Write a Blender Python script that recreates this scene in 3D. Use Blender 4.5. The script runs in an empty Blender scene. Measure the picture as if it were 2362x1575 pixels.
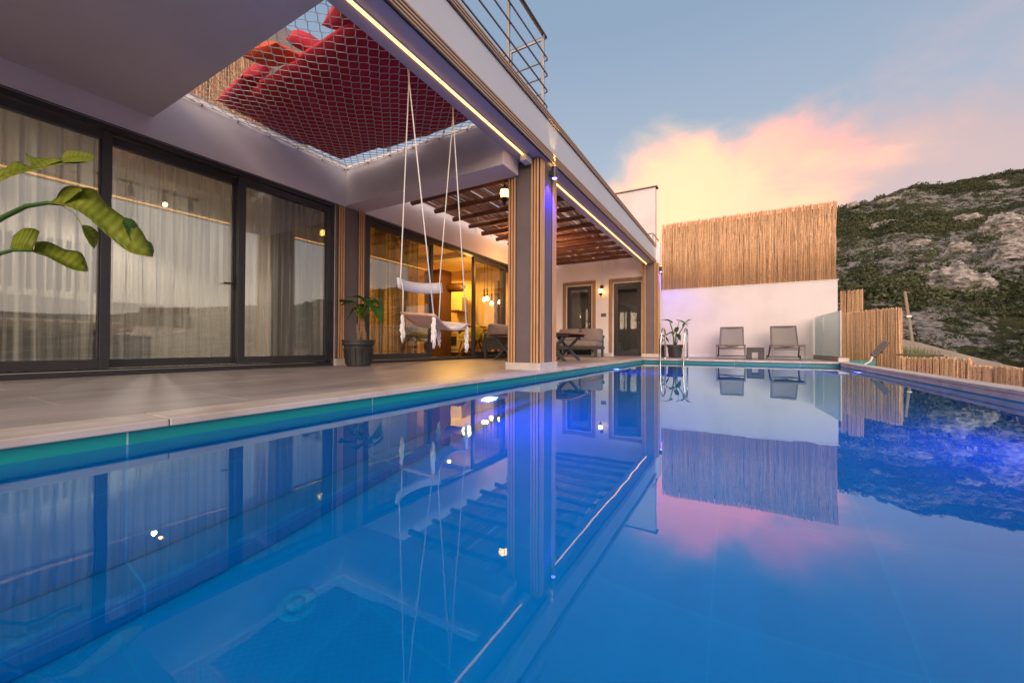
import bpy, math, random
from math import radians, sin, cos, pi, sqrt, atan2, tan
from mathutils import Vector, Matrix, noise
random.seed(7)
scn = bpy.context.scene
COL = scn.collection
R = random.uniform
# ------------------------------------------------------------------ camera
PW, PH, FP = 2362.0, 1575.0, 912.6
CAMZ = .31
_y, _p, _r = radians(29.9), radians(.606), radians(.236)
Fv = Vector((-sin(_y)*cos(_p), cos(_y)*cos(_p), sin(_p)))
Rv = Vector((cos(_y), sin(_y), 0)); Uv = Rv.cross(Fv)
Rr = Rv*cos(_r)+Uv*sin(_r); Ur = -Rv*sin(_r)+Uv*cos(_r)
cd = bpy.data.cameras.new('camera'); cam = bpy.data.objects.new('camera', cd); COL.objects.link(cam)
cam.matrix_world = Matrix(((Rr.x, Ur.x, -Fv.x, 0), (Rr.y, Ur.y, -Fv.y, 0), (Rr.z, Ur.z, -Fv.z, CAMZ), (0, 0, 0, 1)))
cd.sensor_width = 36; cd.lens = 36*FP/PW; cd.clip_start = .05; cd.clip_end = 6000
scn.camera = cam
def ray(x, y): return Fv+Rr*((x-PW/2)/FP)-Ur*((y-PH/2)/FP)
def at(x, y, ax, val):            # where the sight line of a photo point meets a world plane
    d = ray(x, y); o = Vector((0, 0, CAMZ)); return o+d*((val-o[ax])/d[ax])
# ------------------------------------------------------------------ render settings
scn.view_settings.view_transform = 'Standard'; scn.view_settings.look = 'None'
scn.view_settings.exposure = 0.85; scn.view_settings.gamma = 1
scn.render.engine = 'CYCLES'
cy = scn.cycles
cy.use_denoising = True
cy.max_bounces = 12; cy.transparent_max_bounces = 16; cy.transmission_bounces = 10
cy.sample_clamp_indirect = 4; cy.caustics_reflective = False; cy.caustics_refractive = True
cy.use_adaptive_sampling = True; cy.adaptive_threshold = .01
# ------------------------------------------------------------------ world: dusk sky with a lit cloud
W = bpy.data.worlds.new("World"); scn.world = W; W.use_nodes = True
nt = W.node_tree; N = nt.nodes; L = nt.links; N.clear()
def nn(t, **k):
    n = N.new(t)
    for a, b in k.items(): setattr(n, a, b)
    return n
def lin(c):
    return tuple((v/12.92 if v <= .04045 else ((v+.055)/1.055)**2.4) for v in [x/255 for x in c])+(1,)
def mth(op, a, b=None, c=None, clamp=False):
    n = nn('ShaderNodeMath', operation=op, use_clamp=clamp)
    for i, v in enumerate((a, b, c)):
        if v is None: continue
        if isinstance(v, (int, float)): n.inputs[i].default_value = v
        else: L.new(v, n.inputs[i])
    return n.outputs[0]
tc = nn('ShaderNodeTexCoord'); sep = nn('ShaderNodeSeparateXYZ'); L.new(tc.outputs['Generated'], sep.inputs[0])
gx, gy, gz = sep.outputs
el = mth('MULTIPLY', mth('ARCSINE', gz), 180/pi)
az = mth('MULTIPLY', mth('ARCTAN2', gx, gy), 180/pi)
def ramp(fac, stops):
    n = nn('ShaderNodeValToRGB'); L.new(fac, n.inputs[0]); e = n.color_ramp.elements
    for i, (p, c) in enumerate(stops):
        q = e[i] if i < 2 else e.new(p)
        q.position = p; q.color = c
    return n.outputs[0]
def mixc(f, a, b, mode='MIX'):
    n = nn('ShaderNodeMix', data_type='RGBA', blend_type=mode)
    for s, v in ((0, f), (6, a), (7, b)):
        if isinstance(v, (int, float)): n.inputs[s].default_value = v
        elif isinstance(v, tuple): n.inputs[s].default_value = v
        else: L.new(v, n.inputs[s])
    return n.outputs[2]
eln = mth('DIVIDE', el, 90, clamp=True)
base = ramp(eln, [(0, lin((208, 172, 166))), (.13, lin((192, 168, 172))), (.26, lin((160, 170, 190))), (.42, lin((136, 156, 183))), (1, lin((130, 152, 182)))])
def smooth(v, lo, hi):
    n = nn('ShaderNodeMapRange', interpolation_type='SMOOTHSTEP'); L.new(v, n.inputs[0])
    n.inputs[1].default_value = lo; n.inputs[2].default_value = hi; return n.outputs[0]
# cloud field noise
mp = nn('ShaderNodeMapping'); L.new(tc.outputs['Generated'], mp.inputs[0]); mp.inputs[3].default_value = (1, 1, 1.7)
nz = nn('ShaderNodeTexNoise'); L.new(mp.outputs[0], nz.inputs[0]); nz.inputs['Scale'].default_value = 4.2; nz.inputs['Detail'].default_value = 9; nz.inputs['Roughness'].default_value = .52; nz.inputs['Distortion'].default_value = .3
nf = mth('SUBTRACT', nz.outputs[0], .5)
nz2 = nn('ShaderNodeTexNoise'); L.new(mp.outputs[0], nz2.inputs[0]); nz2.inputs['Scale'].default_value = 1.9; nz2.inputs['Detail'].default_value = 3
nf2 = mth('SUBTRACT', nz2.outputs[0], .5)
def blob(a0, e0, sa, se, amp=1.0, nk=3.0):
    u = mth('DIVIDE', mth('SUBTRACT', az, a0), sa); v = mth('DIVIDE', mth('SUBTRACT', el, e0), se)
    r2 = mth('ADD', mth('MULTIPLY', u, u), mth('MULTIPLY', v, v))
    k = mth('SUBTRACT', 1.0, mth('SQRT', r2)); k = mth('ADD', k, mth('MULTIPLY', nf, nk))
    return k
# main bright bank (lower sky, ahead), its upper rim breaks up against the blue
m1 = smooth(blob(-6.5, 15, 19.5, 15.5, nk=1.9), 0, .62)
m2 = smooth(blob(-3, 10, 12, 19, nk=1.6), -.05, .5)
m3 = smooth(blob(14, 19, 22, 8.5, nk=2.8), -.35, .9)
m4 = smooth(blob(30, 26, 34, 7, nk=3.2), -.1, 1.3)
m5 = smooth(blob(4, 22, 15, 8, nk=2.2), 0, 1.0)
bright = mth('MAXIMUM', mth('MAXIMUM', m1, mth('MULTIPLY', m5, .85)), mth('MULTIPLY', m2, .9))
azf = smooth(az, -10, 12)
warm = mixc(azf, lin((255, 232, 172)), lin((244, 186, 158)))
warm = mixc(mth('MULTIPLY', smooth(nf2, .02, .25), .3), warm, lin((222, 172, 160)))
warm = mixc(mth('MULTIPLY', smooth(nf, -.02, .12), .5), warm, lin((255, 222, 172)))
lowf = smooth(el, 22, 9)
warm = mixc(mth('MULTIPLY', lowf, .45), warm, lin((250, 198, 150)))
sky = mixc(mth('MULTIPLY', m4, .75), base, lin((218, 180, 180)))
sky = mixc(mth('MULTIPLY', m3, .7), sky, lin((218, 172, 166)))
vm = nn('ShaderNodeVectorMath', operation='MULTIPLY'); L.new(warm, vm.inputs[0]); vm.inputs[1].default_value = (1.15, 1.03, .98)
sky = mixc(bright, sky, vm.outputs[0])
core = mth('POWER', bright, 3)
sky = mixc(core, sky, (2.6, .03, .0, 1), 'ADD')
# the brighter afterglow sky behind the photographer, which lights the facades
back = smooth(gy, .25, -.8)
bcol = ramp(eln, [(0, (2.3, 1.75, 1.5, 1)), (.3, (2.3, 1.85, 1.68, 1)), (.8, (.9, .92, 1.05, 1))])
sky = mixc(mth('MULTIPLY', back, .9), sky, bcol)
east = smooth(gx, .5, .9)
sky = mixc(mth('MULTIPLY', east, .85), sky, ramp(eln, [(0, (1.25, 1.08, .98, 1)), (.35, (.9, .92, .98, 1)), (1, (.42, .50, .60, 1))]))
# ground half
sky = mixc(smooth(el, -.5, -3), sky, (.10, .095, .08, 1))
ns = nn('ShaderNodeTexSky', sky_type='NISHITA', sun_disc=False, sun_elevation=radians(3), sun_rotation=radians(165))
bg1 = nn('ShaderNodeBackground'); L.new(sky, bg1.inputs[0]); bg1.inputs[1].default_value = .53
bg2 = nn('ShaderNodeBackground'); L.new(ns.outputs[0], bg2.inputs[0]); bg2.inputs[1].default_value = .05
ad = nn('ShaderNodeAddShader'); L.new(bg1.outputs[0], ad.inputs[0]); L.new(bg2.outputs[0], ad.inputs[1])
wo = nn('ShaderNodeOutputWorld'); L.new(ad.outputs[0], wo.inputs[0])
# soft afterglow from behind the camera (sun already below the ridge)
sd = bpy.data.lights.new('sun', 'SUN'); sun = bpy.data.objects.new('sun', sd); COL.objects.link(sun)
sd.energy = 1.5; sd.angle = radians(45); sd.color = (1, .80, .68)
sun.rotation_euler = Vector((-.42, .83, -.28)).to_track_quat('-Z', 'Y').to_euler()

def lamp(name, typ, loc, energy, color, direction=None, **k):
    l = bpy.data.lights.new(name, typ); l.energy = energy; l.color = color
    for a, b in k.items(): setattr(l, a, b)
    o = bpy.data.objects.new(name, l); o.location = loc
    if direction: o.rotation_euler = Vector(direction).to_track_quat('-Z', 'Y').to_euler()
    COL.objects.link(o); return o

# ------------------------------------------------------------------ materials
def mat(name, base=(.5, .5, .5), rough=.6, metal=0, c2=None, scale=4, stretch=(1, 1, 1), detail=5, contrast=(.35, .65), bump=0, bscale=None,
        bdist=.01, spec=.5, emit=None, estr=0, c3=None, s3=1, trans=0, ior=1.45, subsurf=0, island=None, rvar=0, alpha=1, sheen=0):
    m = bpy.data.materials.new(name); m.use_nodes = True
    n = m.node_tree.nodes; l = m.node_tree.links; b = n['Principled BSDF']
    b.inputs['Base Color'].default_value = (*base, 1); b.inputs['Roughness'].default_value = rough; b.inputs['Metallic'].default_value = metal
    b.inputs['Specular IOR Level'].default_value = spec; b.inputs['IOR'].default_value = ior
    b.inputs['Transmission Weight'].default_value = trans; b.inputs['Sheen Weight'].default_value = sheen
    if emit: b.inputs['Emission Color'].default_value = (*emit, 1); b.inputs['Emission Strength'].default_value = estr
    t = n.new('ShaderNodeTexCoord'); mpn = n.new('ShaderNodeMapping'); l.new(t.outputs['Object'], mpn.inputs[0]); mpn.inputs[3].default_value = stretch
    col = None
    if c2:
        x = n.new('ShaderNodeTexNoise'); l.new(mpn.outputs[0], x.inputs[0]); x.inputs['Scale'].default_value = scale; x.inputs['Detail'].default_value = detail
        r_ = n.new('ShaderNodeValToRGB'); l.new(x.outputs[0], r_.inputs[0])
        r_.color_ramp.elements[0].position = contrast[0]; r_.color_ramp.elements[0].color = (*base, 1)
        r_.color_ramp.elements[1].position = contrast[1]; r_.color_ramp.elements[1].color = (*c2, 1)
        col = r_.outputs[0]
        if rvar:
            mr = n.new('ShaderNodeMapRange'); l.new(x.outputs[0], mr.inputs[0]); mr.inputs[1].default_value = .3; mr.inputs[2].default_value = .7
            mr.inputs[3].default_value = rough-rvar; mr.inputs[4].default_value = rough+rvar; l.new(mr.outputs[0], b.inputs['Roughness'])
    if c3:
        x3 = n.new('ShaderNodeTexNoise'); l.new(t.outputs['Object'], x3.inputs[0]); x3.inputs['Scale'].default_value = s3; x3.inputs['Detail'].default_value = 6
        r3 = n.new('ShaderNodeMapRange'); l.new(x3.outputs[0], r3.inputs[0]); r3.inputs[1].default_value = .48; r3.inputs[2].default_value = .72
        mx = n.new('ShaderNodeMix'); mx.data_type = 'RGBA'; l.new(r3.outputs[0], mx.inputs[0])
        if col: l.new(col, mx.inputs[6])
        else: mx.inputs[6].default_value = (*base, 1)
        mx.inputs[7].default_value = (*c3, 1); col = mx.outputs[2]
    if island:
        g = n.new('ShaderNodeNewGeometry'); mr = n.new('ShaderNodeMapRange'); l.new(g.outputs['Random Per Island'], mr.inputs[0])
        mr.inputs[3].default_value = island[0]; mr.inputs[4].default_value = island[1]
        mx = n.new('ShaderNodeMix'); mx.data_type = 'RGBA'; mx.blend_type = 'MULTIPLY'; mx.inputs[0].default_value = 1
        if col: l.new(col, mx.inputs[6])
        else: mx.inputs[6].default_value = (*base, 1)
        l.new(mr.outputs[0], mx.inputs[7]); col = mx.outputs[2]
    if col: l.new(col, b.inputs['Base Color'])
    if bump:
        x2 = n.new('ShaderNodeTexNoise'); l.new(mpn.outputs[0], x2.inputs[0]); x2.inputs['Scale'].default_value = bscale or scale*3; x2.inputs['Detail'].default_value = 6
        bp = n.new('ShaderNodeBump'); bp.inputs[0].default_value = bump; bp.inputs['Distance'].default_value = bdist
        l.new(x2.outputs[0], bp.inputs['Height']); l.new(bp.outputs[0], b.inputs['Normal'])
    return m
M = {}
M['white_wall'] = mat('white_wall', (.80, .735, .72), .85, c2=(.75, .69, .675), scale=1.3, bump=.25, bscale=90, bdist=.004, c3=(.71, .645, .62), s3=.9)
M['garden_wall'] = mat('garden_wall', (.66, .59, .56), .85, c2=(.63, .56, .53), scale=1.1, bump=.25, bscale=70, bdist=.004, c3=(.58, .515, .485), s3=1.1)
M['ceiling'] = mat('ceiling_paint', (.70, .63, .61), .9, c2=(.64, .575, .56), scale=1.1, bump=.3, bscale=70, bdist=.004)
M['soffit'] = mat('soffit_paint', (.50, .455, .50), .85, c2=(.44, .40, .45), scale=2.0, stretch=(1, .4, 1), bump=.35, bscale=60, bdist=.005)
M['fascia'] = mat('fascia_render', (.49, .495, .53), .8, c2=(.465, .47, .505), scale=1.7, bump=.5, bscale=110, bdist=.005)
M['brown_render'] = mat('brown_render', (.150, .120, .115), .85, c2=(.130, .105, .102), scale=3, bump=.6, bscale=160, bdist=.004)
M['wood'] = mat('wood_slat', (.60, .33, .155), .5, c2=(.46, .235, .10), scale=7, stretch=(6, 6, .6), contrast=(.3, .75), bump=.15, bscale=30, island=(.85, 1.1))
M['wood_h'] = mat('wood_slat_long', (.42, .27, .16), .5, c2=(.32, .20, .12), scale=7, stretch=(6, .4, 6), contrast=(.3, .75), island=(.85, 1.1))
M['dark_gap'] = mat('dark_backing', (.018, .016, .018), .6)
M['frame'] = mat('anthracite_frame', (.030, .028, .032), .38, c2=(.036, .033, .038), scale=9)
M['cap'] = mat('dark_metal_cap', (.10, .095, .11), .35, metal=.6, c2=(.13, .12, .13), scale=6)
M['stone'] = mat('travertine', (.60, .52, .46), .5, c2=(.48, .40, .345), scale=3.2, stretch=(1, .35, 1), contrast=(.3, .7), bump=.35, bscale=26, bdist=.003, c3=(.42, .33, .27), s3=5, rvar=.12)
M['plinth'] = mat('plinth_stone', (.58, .52, .46), .6, c2=(.48, .43, .38), scale=7, bump=.3, bscale=40, bdist=.003)
M['steel'] = mat('stainless_steel', (.62, .60, .57), .18, metal=1, c2=(.55, .52, .50), scale=5)
M['rail'] = mat('rail_steel', (.33, .31, .29), .3, metal=.9, c2=(.26, .24, .23), scale=6)
M['rafter'] = mat('rafter_wood', (.20, .065, .03), .6, c2=(.10, .035, .018), scale=6, stretch=(.5, 5, 5), contrast=(.3, .7), bump=.6, bscale=25, bdist=.01)
M['mat_reed'] = mat('pergola_reed', (.58, .33, .17), .7, c2=(.34, .18, .09), scale=8, stretch=(6, .5, 6), island=(.45, 1.5))
M['reed'] = mat('reed', (.76, .465, .24), .6, c2=(.60, .34, .165), scale=5, stretch=(9, 9, 1.1), contrast=(.3, .7), island=(.62, 1.25), c3=(.36, .20, .10), s3=40)
M['rope'] = mat('cotton_rope', (.80, .76, .70), .8, c2=(.70, .66, .60), scale=60, bump=.5, bscale=200, bdist=.002)
M['net'] = mat('net_cord', (.74, .68, .62), .8, c2=(.64, .58, .52), scale=30)
M['red'] = mat('red_fabric', (.52, .014, .03), .85, c2=(.40, .010, .022), scale=5, bump=.35, bscale=14, bdist=.02, sheen=.1)
M['orange'] = mat('orange_fabric', (.70, .10, .02), .8, c2=(.60, .075, .015), scale=5, bump=.3, bscale=14, bdist=.02)
M['blue'] = mat('blue_fabric', (.03, .10, .45), .8, c2=(.05, .16, .55), scale=8)
M['ply'] = mat('plywood', (.70, .45, .32), .5, c2=(.58, .33, .21), scale=5, stretch=(1, 6, 6), contrast=(.3, .7))
M['ply_pale'] = mat('pale_board', (.66, .60, .58), .5, c2=(.60, .54, .52), scale=4, stretch=(1, 6, 1))
M['pot'] = mat('pot_plastic', (.022, .022, .025), .5, c2=(.045, .043, .045), scale=6, bump=.2, bscale=15, rvar=.12)
M['soil'] = mat('soil', (.05, .035, .025), .95, c2=(.09, .06, .04), scale=30, bump=1, bscale=40)
M['stalk'] = mat('stalk_bark', (.36, .22, .12), .8, c2=(.18, .10, .06), scale=7, stretch=(1, 1, 7), bump=.8, bscale=20)
def leafmat(name, a, b_, trans=.5):
    m = mat(name, a, .5, c2=b_, scale=5, stretch=(1, 1, 1), contrast=(.3, .7), bump=.35, bscale=16, bdist=.004)
    n = m.node_tree.nodes; l = m.node_tree.links; p = n['Principled BSDF']
    at0 = n.new('ShaderNodeAttribute'); at0.attribute_name = 'vein'; vr = n.new('ShaderNodeMapRange'); l.new(at0.outputs['Fac'], vr.inputs[0]); vr.inputs[1].default_value = -1; vr.inputs[2].default_value = 1; vr.inputs[3].default_value = .62; vr.inputs[4].default_value = 1.45
    vm_ = n.new('ShaderNodeMix'); vm_.data_type = 'RGBA'; vm_.blend_type = 'MULTIPLY'; vm_.inputs[0].default_value = 1; bc = p.inputs['Base Color'].links[0].from_socket
    l.new(bc, vm_.inputs[6]); l.new(vr.outputs[0], vm_.inputs[7]); l.new(vm_.outputs[2], p.inputs['Base Color'])
    tr = n.new('ShaderNodeBsdfTranslucent'); tr.inputs[0].default_value = (a[0]*2.2, a[1]*2.0, a[2]*.8, 1)
    mx = n.new('ShaderNodeMixShader'); mx.inputs[0].default_value = trans
    o = n['Material Output']; l.new(p.outputs[0], mx.inputs[1]); l.new(tr.outputs[0], mx.inputs[2]); l.new(mx.outputs[0], o.inputs[0]); return m
M['leaf'] = leafmat('palm_leaf', (.15, .20, .010), (.27, .29, .03), .35)
M['leaf_dark'] = leafmat('dark_leaf', (.035, .105, .018), (.07, .17, .03), .3)
M['cushion'] = mat('taupe_fabric', (.225, .19, .18), .9, c2=(.19, .16, .155), scale=6, bump=.4, bscale=180, bdist=.003, sheen=.15)
M['seat_frame'] = mat('charcoal_metal', (.045, .050, .056), .5, c2=(.055, .06, .066), scale=9)
M['tabletop'] = mat('teak_top', (.36, .15, .075), .45, c2=(.24, .09, .045), scale=5, stretch=(.6, 7, 7), contrast=(.3, .7))
M['sling'] = mat('sling_mesh', (.25, .215, .195), .8, c2=(.22, .19, .17), scale=90, bump=.3, bscale=400, bdist=.001)
M['taupe_metal'] = mat('taupe_metal', (.13, .11, .095), .45, c2=(.15, .13, .115), scale=8)
M['side_table'] = mat('slate_laminate', (.055, .054, .058), .6, c2=(.07, .068, .072), scale=8)
M['black'] = mat('black_rubber', (.02, .02, .02), .6)
M['lamp_metal'] = mat('lantern_metal', (.05, .032, .02), .5, metal=.5, c2=(.09, .06, .03), scale=14)
def emis(name, c, s): return mat(name, (.8, .8, .8), .5, emit=c, estr=s)
M['led'] = emis('led_warm', (1, .48, .10), 2.7)
M['lantern_glow'] = emis('lantern_glow', (1, .52, .09), 9)
M['bulb'] = emis('bulb_glow', (1, .58, .18), 30)
M['blue_glow'] = emis('blue_led', (.16, .12, 1), 14)
M['warm_glow'] = emis('warm_led', (1, .55, .15), 12)
M['pool_glow'] = emis('pool_lamp_glow', (.35, .25, 1), 7)
M['white_plastic'] = mat('white_plastic', (.7, .68, .67), .5, c2=(.64, .62, .61), scale=6)
M['grey_tile'] = mat('socket_grey', (.10, .10, .10), .5)
M['concrete'] = mat('concrete', (.30, .27, .25), .85, c2=(.24, .215, .20), scale=3, bump=.4, bscale=30)
M['interior_wall'] = mat('interior_wall', (.62, .58, .52), .9, c2=(.58, .54, .48), scale=2)
M['kitchen_wall'] = mat('kitchen_wall', (.72, .55, .30), .8, c2=(.68, .50, .26), scale=2)
M['int_floor'] = mat('interior_floor', (.34, .27, .20), .35, c2=(.30, .23, .17), scale=3)
M['dark_wood'] = mat('dark_wood', (.085, .035, .018), .5, c2=(.05, .02, .012), scale=6, stretch=(5, 5, .6))
M['kitchen_front'] = mat('kitchen_front', (.52, .38, .20), .4, c2=(.48, .34, .17), scale=2)
M['bed_fabric'] = mat('bed_fabric', (.10, .105, .12), .9, c2=(.13, .13, .14), scale=12)
M['linen'] = mat('linen', (.62, .52, .42), .9, c2=(.55, .46, .37), scale=9, bump=.5, bscale=8, bdist=.03)
M['mustard'] = mat('mustard_fabric', (.42, .34, .035), .8, c2=(.35, .28, .03), scale=9)
M['drain'] = mat('drain_plastic', (.0, .30, .61), .8, spec=0)
M['sand'] = mat('sandy_earth', (.36, .265, .20), .95, c2=(.29, .21, .155), scale=.7, stretch=(1, 1, 3), bump=1, bscale=6, bdist=.06, c3=(.22, .17, .11), s3=.35)
M['boulder'] = mat('limestone', (.46, .405, .37), .9, c2=(.13, .115, .10), scale=.75, stretch=(1, .6, 1.9), contrast=(.42, .66), detail=11, bump=1, bscale=1.2, bdist=1.2, c3=(.07, .08, .04), s3=.5)
M['shrub'] = mat('shrub_leaves', (.074, .080, .031), .9, c2=(.034, .043, .018), scale=.05, contrast=(.35, .62), island=(.65, 1.4))
M['weeds'] = mat('weed_leaves', (.10, .13, .03), .8, island=(.5, 1.5))
M['pole'] = mat('pole_wood', (.30, .22, .16), .9, c2=(.22, .16, .11), scale=3, stretch=(4, 4, .5))

def tiled(name, c1, c2, mortar, w, h, rough, ms=.004, plane='XY', streak=True, bumpn=.1, offset=.0, spec=None, smin=.8, smax=1.15):
    m = bpy.data.materials.new(name); m.use_nodes = True; n = m.node_tree.nodes; l = m.node_tree.links; b = n['Principled BSDF']
    b.inputs['Roughness'].default_value = rough; b.inputs['Specular IOR Level'].default_value = .5 if spec is None else spec
    t = n.new('ShaderNodeTexCoord'); s = n.new('ShaderNodeSeparateXYZ'); l.new(t.outputs['Object'], s.inputs[0])
    cb = n.new('ShaderNodeCombineXYZ')
    i0, i1 = {'XY': (1, 0), 'XZ': (0, 2), 'YZ': (1, 2)}[plane]
    l.new(s.outputs[i0], cb.inputs[0]); l.new(s.outputs[i1], cb.inputs[1])
    br = n.new('ShaderNodeTexBrick'); l.new(cb.outputs[0], br.inputs[0]); br.offset = offset
    br.inputs['Scale'].default_value = 1; br.inputs['Brick Width'].default_value = w; br.inputs['Row Height'].default_value = h
    br.inputs['Mortar Size'].default_value = ms; br.inputs['Mortar Smooth'].default_value = .1; br.inputs['Bias'].default_value = 0
    br.inputs['Color1'].default_value = (*c1, 1); br.inputs['Color2'].default_value = (*c2, 1); br.inputs['Mortar'].default_value = (*mortar, 1)
    mp_ = n.new('ShaderNodeMapping'); l.new(t.outputs['Object'], mp_.inputs[0]); mp_.inputs[3].default_value = (1.6, .22, 1)
    nz_ = n.new('ShaderNodeTexNoise'); l.new(mp_.outputs[0], nz_.inputs[0]); nz_.inputs['Scale'].default_value = 3.2; nz_.inputs['Detail'].default_value = 8; nz_.inputs['Roughness'].default_value = .62
    mr = n.new('ShaderNodeMapRange'); l.new(nz_.outputs[0], mr.inputs[0]); mr.inputs[1].default_value = .3; mr.inputs[2].default_value = .7; mr.inputs[3].default_value = smin; mr.inputs[4].default_value = smax
    mx = n.new('ShaderNodeMix'); mx.data_type = 'RGBA'; mx.blend_type = 'MULTIPLY'; mx.inputs[0].default_value = 1 if streak else .3
    l.new(br.outputs[0], mx.inputs[6]); l.new(mr.outputs[0], mx.inputs[7]); l.new(mx.outputs[2], b.inputs['Base Color'])
    mr2 = n.new('ShaderNodeMapRange'); l.new(nz_.outputs[0], mr2.inputs[0]); mr2.inputs[3].default_value = rough-.1; mr2.inputs[4].default_value = rough+.1; l.new(mr2.outputs[0], b.inputs['Roughness'])
    bp = n.new('ShaderNodeBump'); bp.inputs[0].default_value = bumpn; bp.inputs['Distance'].default_value = .003; l.new(nz_.outputs[0], bp.inputs['Height']); l.new(bp.outputs[0], b.inputs['Normal'])
    return m
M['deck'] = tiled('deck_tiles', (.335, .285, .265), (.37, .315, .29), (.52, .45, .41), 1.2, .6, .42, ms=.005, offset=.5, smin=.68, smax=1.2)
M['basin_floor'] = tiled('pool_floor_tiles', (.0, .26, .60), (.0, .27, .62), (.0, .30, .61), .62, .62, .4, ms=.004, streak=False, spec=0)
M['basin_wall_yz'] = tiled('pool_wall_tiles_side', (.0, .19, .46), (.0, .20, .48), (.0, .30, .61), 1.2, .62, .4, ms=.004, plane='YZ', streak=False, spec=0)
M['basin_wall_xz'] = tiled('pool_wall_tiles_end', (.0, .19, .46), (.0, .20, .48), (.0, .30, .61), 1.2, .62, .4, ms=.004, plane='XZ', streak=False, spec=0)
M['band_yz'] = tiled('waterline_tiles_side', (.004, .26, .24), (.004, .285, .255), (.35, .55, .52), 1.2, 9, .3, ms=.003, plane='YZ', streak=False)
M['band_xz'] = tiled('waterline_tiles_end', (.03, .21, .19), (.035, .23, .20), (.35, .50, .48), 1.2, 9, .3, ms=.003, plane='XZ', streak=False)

def water_mat():
    m = bpy.data.materials.new('pool_water'); m.use_nodes = True; n = m.node_tree.nodes; l = m.node_tree.links; n.clear()
    g = n.new('ShaderNodeBsdfGlass'); g.inputs['IOR'].default_value = 1.35; g.inputs['Roughness'].default_value = 0; g.inputs[0].default_value = (.66, .96, 1, 1)
    t = n.new('ShaderNodeTexCoord')
    mp_ = n.new('ShaderNodeMapping'); l.new(t.outputs['Object'], mp_.inputs[0]); mp_.inputs[3].default_value = (1, .8, 1)
    x = n.new('ShaderNodeTexNoise'); l.new(mp_.outputs[0], x.inputs[0]); x.inputs['Scale'].default_value = 3.2; x.inputs['Detail'].default_value = 2.5
    bp = n.new('ShaderNodeBump'); bp.inputs[0].default_value = .10; bp.inputs['Distance'].default_value = .006
    l.new(x.outputs[0], bp.inputs['Height']); l.new(bp.outputs[0], g.inputs['Normal'])
    gl = n.new('ShaderNodeBsdfGlossy'); gl.inputs['Roughness'].default_value = 0; gl.inputs[0].default_value = (.85, .96, 1, 1); l.new(bp.outputs[0], gl.inputs['Normal'])
    lw = n.new('ShaderNodeLayerWeight'); lw.inputs[0].default_value = .5; pw = n.new('ShaderNodeMath'); pw.operation = 'POWER'; l.new(lw.outputs['Facing'], pw.inputs[0]); pw.inputs[1].default_value = 4.0
    ge = n.new('ShaderNodeNewGeometry'); iv = n.new('ShaderNodeMath'); iv.operation = 'SUBTRACT'; iv.inputs[0].default_value = 1; l.new(ge.outputs['Backfacing'], iv.inputs[1])
    ml = n.new('ShaderNodeMath'); ml.operation = 'MULTIPLY'; l.new(pw.outputs[0], ml.inputs[0]); l.new(iv.outputs[0], ml.inputs[1]); m3 = n.new('ShaderNodeMath'); m3.operation = 'MULTIPLY'; l.new(ml.outputs[0], m3.inputs[0]); m3.inputs[1].default_value = .25
    mx = n.new('ShaderNodeMixShader'); l.new(m3.outputs[0], mx.inputs[0]); l.new(g.outputs[0], mx.inputs[1]); l.new(gl.outputs[0], mx.inputs[2])
    o = n.new('ShaderNodeOutputMaterial'); l.new(mx.outputs[0], o.inputs[0]); return m
M['water'] = water_mat()
def glass_mat(name, k, tint=(.9, .9, .9), rough=0.0, haze=0, hcol=(.6, .6, .6)):
    m = bpy.data.materials.new(name); m.use_nodes = True; n = m.node_tree.nodes; l = m.node_tree.links; n.clear()
    lw = n.new('ShaderNodeLayerWeight'); lw.inputs[0].default_value = .5; fr = n.new('ShaderNodeMath'); fr.operation = 'POWER'; l.new(lw.outputs['Facing'], fr.inputs[0]); fr.inputs[1].default_value = 4.5
    ma = n.new('ShaderNodeMath'); ma.operation = 'MULTIPLY_ADD'; l.new(fr.outputs[0], ma.inputs[0]); ma.inputs[1].default_value = 1.0; ma.inputs[2].default_value = k; ma.use_clamp = True
    gl = n.new('ShaderNodeBsdfGlossy'); gl.inputs['Roughness'].default_value = rough; tr = n.new('ShaderNodeBsdfTransparent'); tr.inputs[0].default_value = (*tint, 1)
    mx = n.new('ShaderNodeMixShader'); l.new(ma.outputs[0], mx.inputs[0]); l.new(tr.outputs[0], mx.inputs[1]); l.new(gl.outputs[0], mx.inputs[2])
    out = mx.outputs[0]
    if haze:
        df = n.new('ShaderNodeBsdfDiffuse'); df.inputs[0].default_value = (*hcol, 1); m2 = n.new('ShaderNodeMixShader'); m2.inputs[0].default_value = haze
        l.new(out, m2.inputs[1]); l.new(df.outputs[0], m2.inputs[2]); out = m2.outputs[0]
    o = n.new('ShaderNodeOutputMaterial'); l.new(out, o.inputs[0]); return m
M['glass'] = glass_mat('window_glass', .13, (.90, .90, .88))
M['glass_door'] = glass_mat('door_glass', .08, (.5, .5, .48))
M['glass_rail'] = glass_mat('balustrade_glass', .10, (.80, .90, .88), haze=.30, hcol=(.5, .66, .66))
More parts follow.
